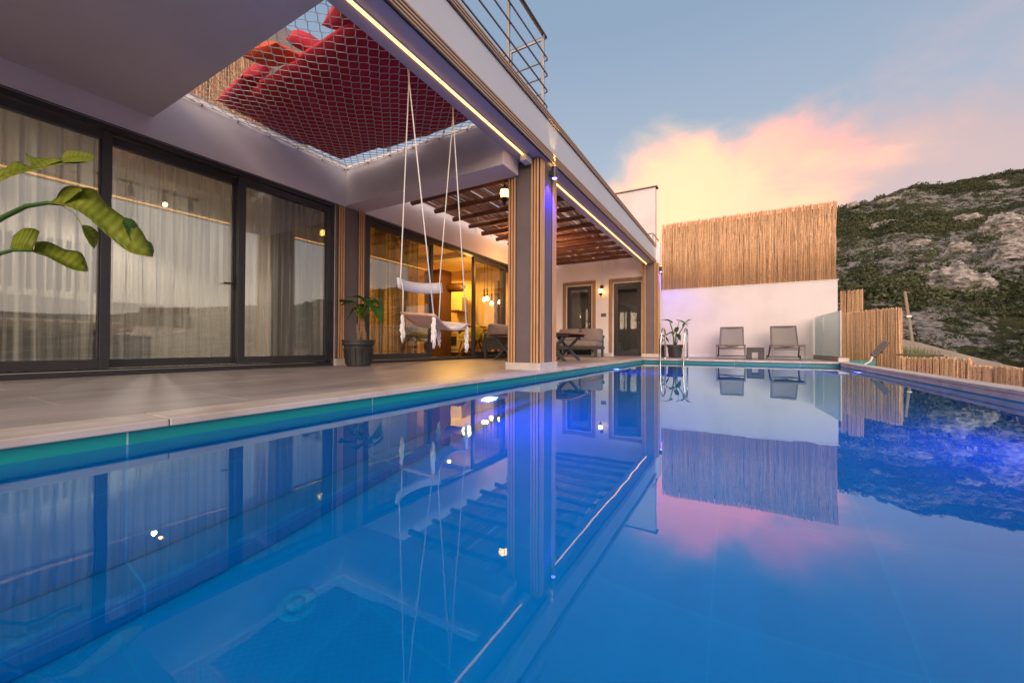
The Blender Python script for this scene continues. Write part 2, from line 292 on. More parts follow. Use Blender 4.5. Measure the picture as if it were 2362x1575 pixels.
def sheer(name, col, op):
    m = bpy.data.materials.new(name); m.use_nodes = True; n = m.node_tree.nodes; l = m.node_tree.links; n.clear()
    df = n.new('ShaderNodeBsdfDiffuse'); df.inputs[0].default_value = (*col, 1); tl = n.new('ShaderNodeBsdfTranslucent'); tl.inputs[0].default_value = (*col, 1)
    a = n.new('ShaderNodeMixShader'); a.inputs[0].default_value = .5; l.new(df.outputs[0], a.inputs[1]); l.new(tl.outputs[0], a.inputs[2])
    tr = n.new('ShaderNodeBsdfTransparent')
    lw = n.new('ShaderNodeLayerWeight'); lw.inputs[0].default_value = .35
    mr = n.new('ShaderNodeMapRange'); l.new(lw.outputs['Facing'], mr.inputs[0]); mr.inputs[3].default_value = op; mr.inputs[4].default_value = 1.0
    mx = n.new('ShaderNodeMixShader'); l.new(mr.outputs[0], mx.inputs[0]); l.new(tr.outputs[0], mx.inputs[1]); l.new(a.outputs[0], mx.inputs[2])
    t = n.new('ShaderNodeTexCoord'); mp_ = n.new('ShaderNodeMapping'); l.new(t.outputs['Object'], mp_.inputs[0]); mp_.inputs[3].default_value = (0, 1, .012)
    x = n.new('ShaderNodeTexNoise'); l.new(mp_.outputs[0], x.inputs[0]); x.inputs['Scale'].default_value = 13; x.inputs['Detail'].default_value = 2.5
    st_ = n.new('ShaderNodeMapRange'); st_.interpolation_type = 'SMOOTHSTEP'; l.new(x.outputs[0], st_.inputs[0]); st_.inputs[1].default_value = .46; st_.inputs[2].default_value = .56; st_.inputs[3].default_value = -.14; st_.inputs[4].default_value = .22
    ad_ = n.new('ShaderNodeMath'); ad_.operation = 'ADD'; ad_.use_clamp = True; l.new(mr.outputs[0], ad_.inputs[0]); l.new(st_.outputs[0], ad_.inputs[1]); l.new(ad_.outputs[0], mx.inputs[0])
    o = n.new('ShaderNodeOutputMaterial'); l.new(mx.outputs[0], o.inputs[0]); return m
M['sheer'] = sheer('sheer_curtain', (.86, .85, .80), .46)
M['grey_sheer'] = sheer('grey_sheer_curtain', (.10, .10, .09), .72)
M['drape'] = sheer('grey_curtain', (.50, .50, .52), .8)

# ------------------------------------------------------------------ mesh builder
class MB:
    def __init__(s): s.v = []; s.f = []
    def add(s, vs, fs):
        b = len(s.v); s.v += [tuple(v) for v in vs]; s.f += [tuple(i+b for i in f) for f in fs]; return s
    def box(s, x0, x1, y0, y1, z0, z1):
        return s.add([(x0, y0, z0), (x1, y0, z0), (x1, y1, z0), (x0, y1, z0), (x0, y0, z1), (x1, y0, z1), (x1, y1, z1), (x0, y1, z1)],
                     [(0, 3, 2, 1), (4, 5, 6, 7), (0, 1, 5, 4), (1, 2, 6, 5), (2, 3, 7, 6), (3, 0, 4, 7)])
    def bar(s, a, b, w, h, up=(0, 0, 1)):
        a = Vector(a); b = Vector(b); d = (b-a).normalized(); u = Vector(up)
        if abs(d.dot(u)) > .98: u = Vector((1, 0, 0))
        x = d.cross(u).normalized()*w/2; y = x.cross(d).normalized()*h/2
        vs = [a-x-y, a+x-y, a+x+y, a-x+y, b-x-y, b+x-y, b+x+y, b-x+y]
        return s.add(vs, [(0, 1, 2, 3), (7, 6, 5, 4), (0, 4, 5, 1), (1, 5, 6, 2), (2, 6, 7, 3), (3, 7, 4, 0)])
    def tube(s, pts, r, n=8, cap=True):
        pts = [Vector(p) for p in pts]; m = len(pts); rs = r if isinstance(r, (list, tuple)) else [r]*m
        b = len(s.v); u = None
        for i, p in enumerate(pts):
            d = (pts[min(i+1, m-1)]-pts[max(i-1, 0)])
            d = d.normalized() if d.length > 1e-9 else Vector((0, 0, 1))
            if u is None:
                u = d.orthogonal().normalized()
            else:
                u = (u-d*u.dot(d)); u = u.normalized() if u.length > 1e-6 else d.orthogonal().normalized()
            w = d.cross(u)
            for k in range(n):
                a = 2*pi*k/n; s.v.append(tuple(p+(u*cos(a)+w*sin(a))*rs[i]))
        for i in range(m-1):
            for k in range(n):
                k2 = (k+1) % n; s.f.append((b+i*n+k, b+i*n+k2, b+(i+1)*n+k2, b+(i+1)*n+k))
        if cap:
            s.f.append(tuple(b+k for k in range(n-1, -1, -1))); s.f.append(tuple(b+(m-1)*n+k for k in range(n)))
        return s
    def lathe(s, prof, c=(0, 0, 0), n=24):
        b = len(s.v)
        for r, z in prof:
            for k in range(n): a = 2*pi*k/n; s.v.append((c[0]+r*cos(a), c[1]+r*sin(a), c[2]+z))
        for i in range(len(prof)-1):
            for k in range(n):
                k2 = (k+1) % n; s.f.append((b+i*n+k, b+i*n+k2, b+(i+1)*n+k2, b+(i+1)*n+k))
        return s
    def grid(s, P):                   # P[i][j] points
        b = len(s.v); m = len(P); n = len(P[0])
        for r in P: s.v += [tuple(p) for p in r]
        for i in range(m-1):
            for j in range(n-1): s.f.append((b+i*n+j, b+(i+1)*n+j, b+(i+1)*n+j+1, b+i*n+j+1))
        return s
    def rbox(s, c, size, r=.04, n=8, puff=0, rot=None):
        h = [x/2 for x in size]; c = Vector(c); V = {}; b = len(s.v)
        def pt(i, j, k):
            key = (i, j, k)
            if key in V: return V[key]
            p = [(2*q/n-1)*hh for q, hh in zip(key, h)]
            inn = [max(-hh+r, min(hh-r, q)) for q, hh in zip(p, h)]
            d = Vector([a-b_ for a, b_ in zip(p, inn)])
            q = Vector(inn)+(d.normalized()*r if d.length > 1e-9 else d)
            if puff:
                t = [1-(abs(p[a])/h[a])**2 for a in range(3)]
                a = min(range(3), key=lambda a: size[a]); o = [x for x in range(3) if x != a]
                q[a] += (1 if p[a] > 0 else -1)*puff*t[o[0]]*t[o[1]]*(abs(p[a])/h[a])
            if rot: q = rot @ q
            V[key] = len(s.v); s.v.append(tuple(c+q)); return V[key]
        for a in range(n):
            for d in range(n):
                for fx in (0, n):
                    q = [pt(fx, a, d), pt(fx, a+1, d), pt(fx, a+1, d+1), pt(fx, a, d+1)]; s.f.append(tuple(q if fx else q[::-1]))
                    q = [pt(a, fx, d), pt(a+1, fx, d), pt(a+1, fx, d+1), pt(a, fx, d+1)]; s.f.append(tuple(q[::-1] if fx else q))
                    q = [pt(a, d, fx), pt(a+1, d, fx), pt(a+1, d+1, fx), pt(a, d+1, fx)]; s.f.append(tuple(q if fx else q[::-1]))
        return s
    def build(s, name, m, parent=None, smooth=False, bevel=0, solid=0, recentre=True, subsurf=0):
        me = bpy.data.meshes.new(name); o = bpy.data.objects.new(name, me)
        if parent is not None:
            pl_ = parent.get('_w', None); off = Vector(pl_) if pl_ else Vector((0, 0, 0))
            o['_w'] = list(off)
        elif recentre and s.v:
            xs = [v[0] for v in s.v]; ys = [v[1] for v in s.v]; zs = [v[2] for v in s.v]
            off = Vector(((min(xs)+max(xs))/2, (min(ys)+max(ys))/2, min(zs))); o.location = off; o['_w'] = list(off)
        else: off = Vector((0, 0, 0)); o['_w'] = [0, 0, 0]
        me.from_pydata([tuple(Vector(v)-off) for v in s.v], [], s.f); me.materials.append(m)
        if smooth:
            for p in me.polygons: p.use_smooth = True
        COL.objects.link(o)
        if parent is not None: o.parent = parent
        if solid:
            md = o.modifiers.new('solid', 'SOLIDIFY'); md.thickness = solid; md.offset = 0
        if bevel:
            md = o.modifiers.new('bevel', 'BEVEL'); md.width = bevel; md.segments = 2; md.limit_method = 'ANGLE'
        if subsurf:
            md = o.modifiers.new('sub', 'SUBSURF'); md.levels = subsurf; md.render_levels = subsurf
        return o
def tag(o, label, cat=None, group=None):
    o['label'] = label
    if cat: o['category'] = cat
    if group: o['group'] = group
    return o
def thing(name, label, cat, loc=(0, 0, 0), group=None):
    o = bpy.data.objects.new(name, None); COL.objects.link(o); o.location = loc; o['_w'] = list(loc); o.empty_display_size = .1
    return tag(o, label, cat, group)
def struct(o): o['kind'] = 'structure'; return o
def copy_tree(o, parent=None):
    c = o.copy(); COL.objects.link(c); c.parent = parent
    for ch in list(o.children): copy_tree(ch, c)
    return c

# =================================================================== TERRACE + POOL
WX = -5.33                        # face of the villa's long wall
b = MB(); b.box(-5.30, -2.312, -4, 13.05, -.25, 0); b.box(-2.312, 1.96, 10.452, 13.05, -.25, 0)
struct(b.build('terrace_deck', M['deck'], recentre=False))
struct(tag(COL.objects['terrace_deck'], 'grey stone tile terrace between the villa and the pool'))
pool = thing('swimming_pool', 'long rectangular blue tiled swimming pool with a pale travertine edge beside the terrace', 'pool', (-.1, 3, -.1))
b = MB()
def stones(b, x0, x1, y0, y1, step, axis):
    a0, a1 = (y0, y1) if axis == 1 else (x0, x1); a = a0
    while a < a1-.01:
        e = min(a+step, a1); t = R(-.001, .001)
        if axis == 1: b.box(x0, x1, a+.0015, e-.0015, -.03, .003+t)
        else: b.box(a+.0015, e-.0015, y0, y1, -.03, .003+t)
        a = e
stones(b, -2.31, -2.052, -4, 10.14, 1.18, 1); stones(b, -2.31, 1.74, 10.142, 10.45, 1.2, 0)
b.build('coping', M['stone'], pool, bevel=.005)
b = MB(); stones(b, 1.742, 1.93, -4, 10.45, 1.2, 1); b.box(1.748, 1.92, -4, 10.14, -.079, -.031)
b.build('coping', M['stone'], pool, bevel=.005)
b = MB(); b.box(-2.25, -2.09, -4, 10.35, -.090, -.031); b.build('waterline_tiles', M['band_yz'], pool)
b = MB(); b.box(-2.089, 1.80, 10.19, 10.35, -.090, -.031); b.build('waterline_tiles', M['band_xz'], pool)
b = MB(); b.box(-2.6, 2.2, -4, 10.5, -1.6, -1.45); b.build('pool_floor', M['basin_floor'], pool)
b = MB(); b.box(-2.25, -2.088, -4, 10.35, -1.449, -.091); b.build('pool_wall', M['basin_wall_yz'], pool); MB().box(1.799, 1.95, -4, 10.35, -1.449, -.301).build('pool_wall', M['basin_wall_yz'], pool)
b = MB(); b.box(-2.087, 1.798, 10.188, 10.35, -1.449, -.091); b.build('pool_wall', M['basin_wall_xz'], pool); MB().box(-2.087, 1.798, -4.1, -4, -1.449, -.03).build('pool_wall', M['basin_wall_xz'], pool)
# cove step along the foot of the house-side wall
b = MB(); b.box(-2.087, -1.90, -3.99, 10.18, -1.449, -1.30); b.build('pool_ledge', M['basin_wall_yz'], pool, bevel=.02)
b = MB(); b.lathe([(0, .004), (.012, .006), (.025, .006), (.028, .002), (.040, .002), (.045, .006), (.068, .005), (.075, 0)], (-1.56, .97, -1.449), 32); b.build('floor_drain', M['drain'], pool, smooth=True)
for yy, xx, sx in ((3.15, -2.07, 1), (7.6, -2.07, 1), (8.9, 1.785, -1), (3.6, 1.785, -1), (-1.2, -2.07, 1), (-1.0, 1.785, -1)):
    b = MB(); pts = []
    b.tube([(xx-.015*sx, yy, -.85), (xx+.02*sx, yy, -.85)], .10, 20); o = b.build('pool_lamp_glass', M['pool_glow'], pool)
    lamp('pool_lamp_light', 'AREA', (xx+.05*sx, yy, -.85), (13 if sx > 0 else 8) if yy > 0 else 3, (.02, .30, 1) if yy < 0 else (.01, .05, 1), (sx, 0, -.12), size=.16)
NX, NY = 3, 3
b = MB(); b.add([(-2.09, -4, -.085), (1.80, -4, -.085), (1.80, 10.19, -.085), (-2.09, 10.19, -.085)], [(0, 1, 2, 3)])
struct(b.build('pool_water', M['water'], recentre=False))
# ladder
ld = thing('pool_ladder', 'stainless steel pool ladder with two arched handrails at the far end of the pool', 'ladder', (-1.38, 10.3, 0))
for x in (-1.63, -1.115):
    pts = [(x, 10.62, 0), (x, 10.62, .55)]
    for k in range(9):
        a = pi*k/8; pts.append((x, 10.35+.27*cos(a), .60+.15*sin(a)))
    pts += [(x-.02, 10.07, .4), (x-.03, 10.06, -.2), (x-.03, 10.06, -.95)]
    MB().tube(pts, .019, 12).build('handrail', M['steel'], ld, smooth=True)
    MB().lathe([(.04, 0), (.04, .012), (.022, .02), (.02, .03)], (x, 10.62, .004), 16).build('flange', M['steel'], ld, smooth=True)
for z in (-.35, -.6, -.85): MB().box(-1.63, -1.16, 10.0, 10.08, z, z+.02).build('ladder_step', M['steel'], ld)

# =================================================================== VILLA
villa = thing('villa', 'modern white villa with glass sliding doors and a long terrace roof beside the pool', 'house', (-5.4, 4, 0))
b = MB()
b.box(-5.58, WX, -4, 11.98, 2.452, 3.1)                   # wall over the openings
b.box(-5.58, WX, 3.855, 4.40, 0, 2.452)
b.box(-5.58, WX, 9.6, 11.98, 0, 2.452); b.box(-5.58, WX, -4, -1.6, 0, 2.452)
b.build('long_wall', M['white_wall'], villa)
b = MB()
Y0 = 12.0
xs = [(-5.33, -4.90), (-3.99, -3.38), (-2.47, -1.985)]
for x0, x1 in xs: b.box(x0, x1, Y0, Y0+.2, 0, 2.262)
b.box(-5.33, -1.985, Y0, Y0+.2, 2.262, 3.3)
b.build('end_wall', M['white_wall'], villa)
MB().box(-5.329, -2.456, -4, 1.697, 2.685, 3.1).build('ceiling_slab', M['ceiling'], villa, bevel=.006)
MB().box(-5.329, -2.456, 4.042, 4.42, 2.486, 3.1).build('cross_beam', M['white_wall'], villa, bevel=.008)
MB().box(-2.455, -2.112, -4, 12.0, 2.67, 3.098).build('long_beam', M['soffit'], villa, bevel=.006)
MB().box(-2.2, -2.103, -4, 12.42, 2.80, 3.17).build('fascia', M['fascia'], villa)
MB().box(-2.45, -2.10, -4, 12.42, 3.262, 3.285).build('roof_edge_cap', M['cap'], villa, bevel=.004)
MB().box(-2.44, -2.12, -4, 12.41, 3.10, 3.261).build('roof_kerb', M['dark_gap'], villa)
for z0 in (2.668, 3.171):                                  # ribbed trims below and above the fascia
    tb = MB().box(-2.111, -2.098, -4, 12.42, z0, z0+.13 if z0 < 3 else z0+.09).build('trim_backing', M['dark_gap'], villa)
    tr = MB(); n = 4 if z0 < 3 else 3
    for i in range(n): tr.box(-2.098, -2.078, -4, 12.42, z0+.004+i*.032, z0+.024+i*.032)
    tr.build('ribbed_trim', M['wood_h'], villa, bevel=.002)
# slatted posts
def slats_y(p, x0, x1, y, z0, z1, n=3, m='wood', w=.028, g=.017):   # on a face towards -Y
    MB().box(x0, x1, y-.004, y+.001, z0, z1).build('slat_backing', M['dark_gap'], p)
    b = MB(); st = (x1-x0)/n
    for i in range(n): b.box(x0+i*st+g*.5, x0+(i+1)*st-g*.5, y-.022, y-.004, z0, z1)
    b.build('wood_slats', M[m], p, bevel=.002)
def slats_x(p, y0, y1, x, z0, z1, n=3, m='wood', s=1, g=.017):
    MB().box(min(x, x+.004*s), max(x, x+.004*s), y0, y1, z0, z1).build('slat_backing', M['dark_gap'], p)
    b = MB(); st = (y1-y0)/n
    for i in range(n): b.box(min(x+.004*s, x+.022*s), max(x+.004*s, x+.022*s), y0+i*st+g*.5, y0+(i+1)*st-g*.5, z0, z1)
    b.build('wood_slats', M[m], p, bevel=.002)
def column(x0, x1, y0, y1, z1, hw=.118):
    c = MB().box(x0, x1, y0, y1, .09, z1).build('column', M['brown_render'], villa)
    MB().box(x0-.028, x1+.028, y0-.028, y1+.028, 0, .095).build('plinth', M['plinth'], c, bevel=.006)
    slats_y(c, x0-.002, x0+hw, y0, .096, z1-.003); slats_y(c, x1-hw, x1+.002, y0, .096, z1-.003)
    slats_x(c, y0, y0+hw, x1, .096, z1-.003, 3); slats_x(c, y1-hw, y1, x1, .096, z1-.003, 3)
    return c
column(-2.61, -2.165, 4.44, 4.93, 2.668)
column(-2.41, -2.0, 11.72, 11.99, 2.668, .10)
c = MB().box(-5.329, -5.30, 3.86, 4.40, .09, 2.45).build('pillar', M['brown_render'], villa)
MB().box(-5.329, -5.27, 3.85, 4.41, 0, .10).build('plinth', M['plinth'], c, bevel=.004)
slats_x(c, 3.885, 4.00, -5.30, .101, 2.449); slats_x(c, 4.25, 4.365, -5.30, .101, 2.449)
# drip line under the wall
MB().box(-5.329, -5.318, -4, 11.98, 2.453, 2.462).build('drip_edge', M['cap'], villa)
# sliding doors
def slider(y0, y1, x, handle=None, zt=2.38, sub=True, z0=.075, fw=.075):
    f = MB(); f.box(x-.035, x+.035, y0, y0+fw, z0, zt); f.box(x-.035, x+.035, y1-fw, y1, z0, zt)
    f.box(x-.035, x+.035, y0+fw, y1-fw, z0, z0+.085); f.box(x-.035, x+.035, y0+fw, y1-fw, zt-.085, zt)
    f.box(x-.02, x+.02, y0+fw, y0+fw+.014, z0+.085, zt-.085); f.box(x-.02, x+.02, y1-fw-.014, y1-fw, z0+.085, zt-.085)
    o = f.build('sliding_door', M['frame'], villa, bevel=.004)
    MB().box(x-.012, x+.012, y0+fw, y1-fw, z0+.085, zt-.085).build('pane', M['glass'], o)
    if handle:
        MB().box(x+.036, x+.05, handle-.014, handle+.014, .98, 1.16).bar((x+.055, handle, 1.06), (x+.055, handle-.13, 1.055), .012, .02).box(x+.05, x+.058, handle-.01, handle+.01, 1.045, 1.07).build('door_handle', M['black'], o, bevel=.002)
    return o
def outer(y0, y1):
    f = MB(); x0, x1 = -5.50, -5.335
    f.box(x0, x1, y0, y1, .0, .055); f.box(x0, x1, y0, y1, 2.395, 2.451); f.box(x0, x1, y0, y0+.05, .055, 2.395); f.box(x0, x1, y1-.05, y1, .055, 2.395)
    f.box(-5.40, -5.37, y0+.05, y1-.05, .055, .07)
    f.build('door_frame', M['frame'], villa, bevel=.003)
    MB().box(-5.334, -5.325, y0, y1, .05, .058).build('threshold', M['steel'], villa)
outer(-1.6, 3.855)
slider(-.40, 1.395, -5.375); slider(1.33, 2.60, -5.455, handle=2.53); slider(2.53, 3.80, -5.375)
slider(-1.55, -.33, -5.455)
outer(4.40, 9.6)
slider(4.45, 6.10, -5.375); slider(7.50, 8.95, -5.375); slider(8.88, 9.55, -5.455)
# end-wall doors, each with slatted surround
def end_door(x0, x1, z1):
    f = MB(); y = Y0+.05
    f.box(x0, x0+.045, y-.03, y+.05, 0, z1); f.box(x1-.045, x1, y-.03, y+.05, 0, z1); f.box(x0+.045, x1-.045, y-.03, y+.05, z1-.045, z1)
    d = f.build('door_frame', M['white_plastic'], villa)
    g = MB(); a, c_ = x0+.05, x1-.05; s = .115
    g.box(a, a+s, y-.02, y+.03, .03, z1-.05); g.box(c_-s, c_, y-.02, y+.03, .03, z1-.05); g.box(a+s, c_-s, y-.02, y+.03, .03, .17); g.box(a+s, c_-s, y-.02, y+.03, z1-.05-s, z1-.05)
    o = g.build('glazed_door', M['frame'], villa, bevel=.006)
    MB().box(a+s, c_-s, y-.004, y+.012, .17, z1-.05-s).build('pane', M['glass_door'], o)
    MB().box(c_-.075, c_-.045, y-.034, y-.021, .95, 1.16).bar((c_-.06, y-.055, 1.09), (c_-.19, y-.055, 1.085), .018, .02).box(c_-.068, c_-.052, y-.058, y-.034, 1.08, 1.10).build('door_handle', M['black'], o, bevel=.002)
    MB().lathe([(0, 0), (.01, .002), (.01, .03), (0, .032)], (c_-.06, y-.03, .985), 8).build('key_cylinder', M['steel'], o)
end_door(-4.898, -3.992, 2.26); end_door(-3.378, -2.472, 2.26)
MB().box(-5.3, -2.0, 13.6, 13.7, 0, 2.6).build('back_room_wall', M['interior_wall'], villa)
for x0, x1 in ((-4.898, -3.992), (-3.378, -2.472)):
    for a, c_ in ((x0-.10, x0+.01), (x1-.01, x1+.10)):
        if c_ > -2.45: continue
        slats_y(villa, a, c_, Y0-.001, .10, 2.36)
    MB().box(x0+.011, x1-.011, Y0-.006, Y0-.001, 2.25, 2.36).build('slat_backing', M['dark_gap'], villa)
    b = MB()
    for i in range(3): b.box(x0+.011, x1-.011, Y0-.022, Y0-.006, 2.255+i*.036, 2.28+i*.036)
    b.build('wood_slats', M['wood_h'], villa, bevel=.002)
for x0, x1 in ((-5.33, -4.91), (-3.98, -3.39)): MB().box(x0, x1, Y0-.012, Y0-.001, 0, .095).build('skirting', M['plinth'], villa)
MB().box(-3.72, -3.56, Y0-.008, Y0-.001, 1.21, 1.32).build('wall_socket', M['grey_tile'], villa, bevel=.003)
# interiors
def room(x0, x1, y0, y1, z1, mw, nm, open_x=True):
    t = .06
    b = MB(); b.box(x0-t, x0, y0, y1, -.02, z1); b.box(x0-t, x1, y0-t, y0, -.02, z1); b.box(x0-t, x1, y1, y1+t, -.02, z1); b.build(nm+'_walls', mw, villa)
    MB().box(x0-t, x1, y0-t, y1+t, z1, z1+t).build(nm+'_ceiling', mw, villa)
    MB().box(x0-t, x1, y0-t, y1+t, -.09, -.021).build(nm+'_floor', M['int_floor'], villa)
room(-9.0, -5.581, -1.9, 3.95, 2.62, M['interior_wall'], 'bedroom')
room(-10.3, -5.581, 4.15, 10.4, 2.72, M['kitchen_wall'], 'kitchen')
b = MB(); b.box(-10.2, -5.7, 8.2, 8.3, 2.60, 2.719); b.box(-10.2, -5.7, 6.0, 6.1, 2.60, 2.719); b.build('ceiling_cove', M['interior_wall'], villa)
# terrace above + stair house
MB().box(-5.58, -5.40, -4, 11.98, 3.101, 3.16).build('roof_kerb', M['concrete'], villa)
MB().box(-8.5, -5.62, 2.0, 3.6, 3.101, 4.85).build('upper_storey', M['concrete'], villa)
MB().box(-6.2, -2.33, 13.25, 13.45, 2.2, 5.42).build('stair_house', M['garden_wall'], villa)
MB().box(-6.3, -2.27, 13.21, 13.49, 5.42, 5.455).build('stair_house_coping', M['cap'], villa)

# =================================================================== INTERIOR THINGS
bed = thing('bed', 'upholstered grey double bed seen through the left sliding door', 'bed', (-7.9, .9, 0))
MB().rbox((-8.85, .8, .5), (.16, 2.5, 1.0), .05, 6).build('headboard', M['bed_fabric'], bed, smooth=True)
MB().rbox((-7.7, .8, .24), (2.1, 2.3, .42), .05, 6).build('bed_base', M['bed_fabric'], bed, smooth=True)
MB().rbox((-7.7, .8, .51), (2.12, 2.34, .14), .06, 12, puff=.03).build('duvet', M['linen'], bed, smooth=True)
ns_ = thing('nightstand', 'grey bedside table with a lit top behind the middle sliding door', 'nightstand', (-8.7, 2.4, 0))
MB().box(-8.98, -8.5, 2.12, 2.72, 0, .44).build('cabinet', M['bed_fabric'], ns_, bevel=.01)
MB().box(-8.985, -8.48, 2.10, 2.74, .441, .465).build('table_top', M['linen'], ns_, bevel=.004)
sp = thing('slatted_wall_panel', 'warm lit wall panel of dark vertical slats above the bed', 'wall panel', (-8.97, .9, 1))
MB().box(-8.995, -8.985, -.4, 2.2, 1.0, 1.9).build('panel_board', M['interior_wall'], sp)
b = MB()
for i in range(27):
    y = -.35+i*.096
    if 12 <= i <= 14: continue
    b.box(-8.984, -8.955, y, y+.038, 1.14, 1.9)
b.build('slats', M['bed_fabric'], sp)
lamp('bedhead_light', 'AREA', (-8.86, .9, 1.04), 5, (1, .62, .28), (-.25, 0, 1), shape='RECTANGLE', size=.06, size_y=2.4).rotation_euler = Vector((-.25, 0, 1)).to_track_quat('-Z', 'Y').to_euler()
shelf = thing('wall_shelf', 'wooden wall shelf beside the bed in the bedroom', 'shelf', (-8.95, 3.0, .9))
MB().box(-8.98, -8.78, 2.3, 3.35, .88, .99).build('shelf_board', M['dark_wood'], shelf)
def track(name, pts, lit, label, up=2.62):
    t = thing(name, label, 'ceiling light', pts[0])
    MB().box(pts[0][0]-.012, pts[0][0]+.012, pts[0][1]-.1, pts[-1][1]+.1, up-.03, up-.001).build('track', M['black'], t)
    for i, p in enumerate(pts):
        MB().tube([(p[0], p[1], up-.03), (p[0], p[1], up-.09)], .01, 8).tube([(p[0], p[1], up-.08), (p[0]+.05, p[1], up-.20)], .032, 12).build('spot_head', M['black'], t, smooth=False)
        if i == lit: MB().lathe([(0, -.03), (.022, -.02), (.03, 0), (.022, .02), (0, .03)], (p[0]+.06, p[1], up-.225), 12).build('lamp_bulb', M['bulb'], t, smooth=True)
track('track_light', [(-7.5, 1.85, 2.5), (-7.5, 2.15, 2.5), (-7.5, 2.52, 2.5), (-7.5, 2.85, 2.5)], 2, 'black ceiling track with small spotlights behind the middle curtain, one lit')
track('track_light', [(-6.6, 6.3, 2.5), (-6.6, 6.6, 2.5)], -1, 'short black ceiling track with spotlights behind the fourth glass door', up=2.715)
lamp('bedroom_fill', 'SPOT', (-7.6, 2.5, 2.35), 82, (1, .88, .74), (0, -.3, -1), spot_size=radians(165), spot_blend=.3, shadow_soft_size=.03)
# curtains
def curtain(y0, y1, x, z0, z1, mt, label, amp=.035, per=.12, name='curtain', grp=None):
    P = []; n = int((y1-y0)/.012)
    ph = R(0, 6); prof = []
    for i in range(n+1):
        y = y0+(y1-y0)*i/n
        a = amp*(sin(2*pi*y/per+1.6*sin(y*3.1+ph))+.45*sin(2*pi*y/(per*.43)+ph+1.2*sin(y*5)))
        prof.append((y, a))
    for k in range(5):
        z = z0+(z1-z0)*k/4; s_ = 1.1-.35*k/4
        P.append([(x+a*s_, y+.01*sin(y*9+k*.7), z) for y, a in prof])
    o = MB().grid(P).build(name, mt, smooth=True); return tag(o, label, 'curtain', grp)
curtain(-.35, 1.36, -5.66, .03, 2.50, M['sheer'], 'sheer striped curtain behind the leftmost glass door')
curtain(1.38, 2.62, -5.66, .03, 2.50, M['sheer'], 'sheer cream curtain hanging behind the second glass door')
curtain(2.64, 3.25, -5.66, .03, 2.50, M['sheer'], 'sheer curtain behind the left half of the third glass door')
curtain(3.12, 3.85, -5.72, .03, 2.50, M['drape'], 'heavy grey pleated drape in the right half of the third glass door', amp=.05, per=.12)
curtain(-.6, -.02, -5.72, .03, 2.50, M['drape'], 'grey drape gathered at the left edge of the photo behind glass', amp=.05, per=.12)
curtain(4.5, 6.02, -5.66, .03, 2.6, M['grey_sheer'], 'thin dark grey curtain behind the glass door beside the elephant ear plant', amp=.03, per=.16)
# kitchen
KY = 10.0
def kx(px, y): return at(px, 797, 1, y).x
kc = thing('kitchen_counter', 'yellow lit kitchen counter unit with dark worktop', 'kitchen unit', (-8, KY, 0))
MB().box(-8.9, -6.9, KY-.45, KY+.35, .1, .86).build('cabinets', M['kitchen_front'], kc)
MB().box(-8.92, -6.88, KY-.47, KY+.35, .861, .90).build('worktop', M['dark_wood'], kc)
MB().box(-8.9, -6.9, KY-.40, KY+.30, 0, .099).build('toe_kick', M['black'], kc)
xo0, xo1 = kx(1030, KY-.47), kx(1057, KY-.47)
ov = thing('oven', 'built in oven with dark window below the hob', 'oven', ((xo0+xo1)/2, KY-.47, .2))
MB().box(xo0, xo1, KY-.475, KY-.451, .2, .82).build('oven_body', M['kitchen_front'], ov, bevel=.004)
MB().box(xo0+.06, xo1-.06, KY-.482, KY-.476, .30, .58).build('oven_window', M['black'], ov)
MB().box(xo0+.13, xo1-.18, KY-.482, KY-.476, .73, .79).build('oven_display', M['black'], ov)
MB().bar((xo0+.04, KY-.51, .66), (xo1-.04, KY-.51, .66), .015, .015).build('oven_handle', M['steel'], ov)
hob = thing('gas_hob', 'gas hob with burners on the dark worktop', 'hob', ((xo0+xo1)/2, KY-.2, .9))
b = MB(); b.box(xo0+.02, xo1+.1, KY-.42, KY, .902, .915)
for i in range(4): b.lathe([(.06, 0), (.06, .03), (.03, .04), (0, .04)], (xo0+.18+(i % 2)*.28, KY-.32+(i//2)*.2, .915), 12)
b.build('burners', M['black'], hob)
x0, x1 = kx(1036, KY), kx(1066, KY)
hd = thing('cooker_hood', 'slanted glass cooker hood on the kitchen wall', 'cooker hood', (x0, KY, 1.3))
MB().add([(x0, KY+.3, 1.35), (x1, KY+.3, 1.35), (x1-.05, KY+.3, 1.85), (x0-.1, KY+.3, 1.85), (x0+.08, KY-.1, 1.40), (x1+.05, KY-.1, 1.40), (x1-.08, KY+.1, 1.84), (x0-.02, KY+.1, 1.84)],
         [(0, 1, 5, 4), (4, 5, 6, 7), (7, 6, 2, 3), (0, 4, 7, 3), (1, 2, 6, 5), (0, 3, 2, 1)]).build('hood_body', M['kitchen_front'], hd)
MB().box(x0+.05, x1-.02, KY-.14, KY-.11, 1.36, 1.42).build('hood_rim', M['dark_wood'], hd)
x0, x1 = kx(1021, 9.2), kx(1072, 9.2)
tag(MB().tube([(x0-.1, 9.2, 2.02), (x1-.1, 9.2, 2.0), (x1-.02, 9.2, 2.0)], [.13, .13, .05], 18).build('ceiling_duct', M['dark_wood'], smooth=True), 'dark round ventilation duct high in the kitchen', 'duct')
x0, x1 = kx(984, 8.8), kx(1015, 8.8)
cb = thing('tall_cabinet', 'tall dark wood cabinet column with open shelves by the open sliding door', 'cabinet', (x0, 8.8, 0))
MB().box(x0-.1, x1, 8.8, 9.3, 0, 2.5).build('cabinet_body', M['dark_wood'], cb)
MB().box(x0+.22, x0+.24, 8.785, 8.799, 1.5, 2.5).box(x0-.1, x0+.22, 8.785, 8.799, 1.5, 1.52).build('shelf_edge', M['ply'], cb)
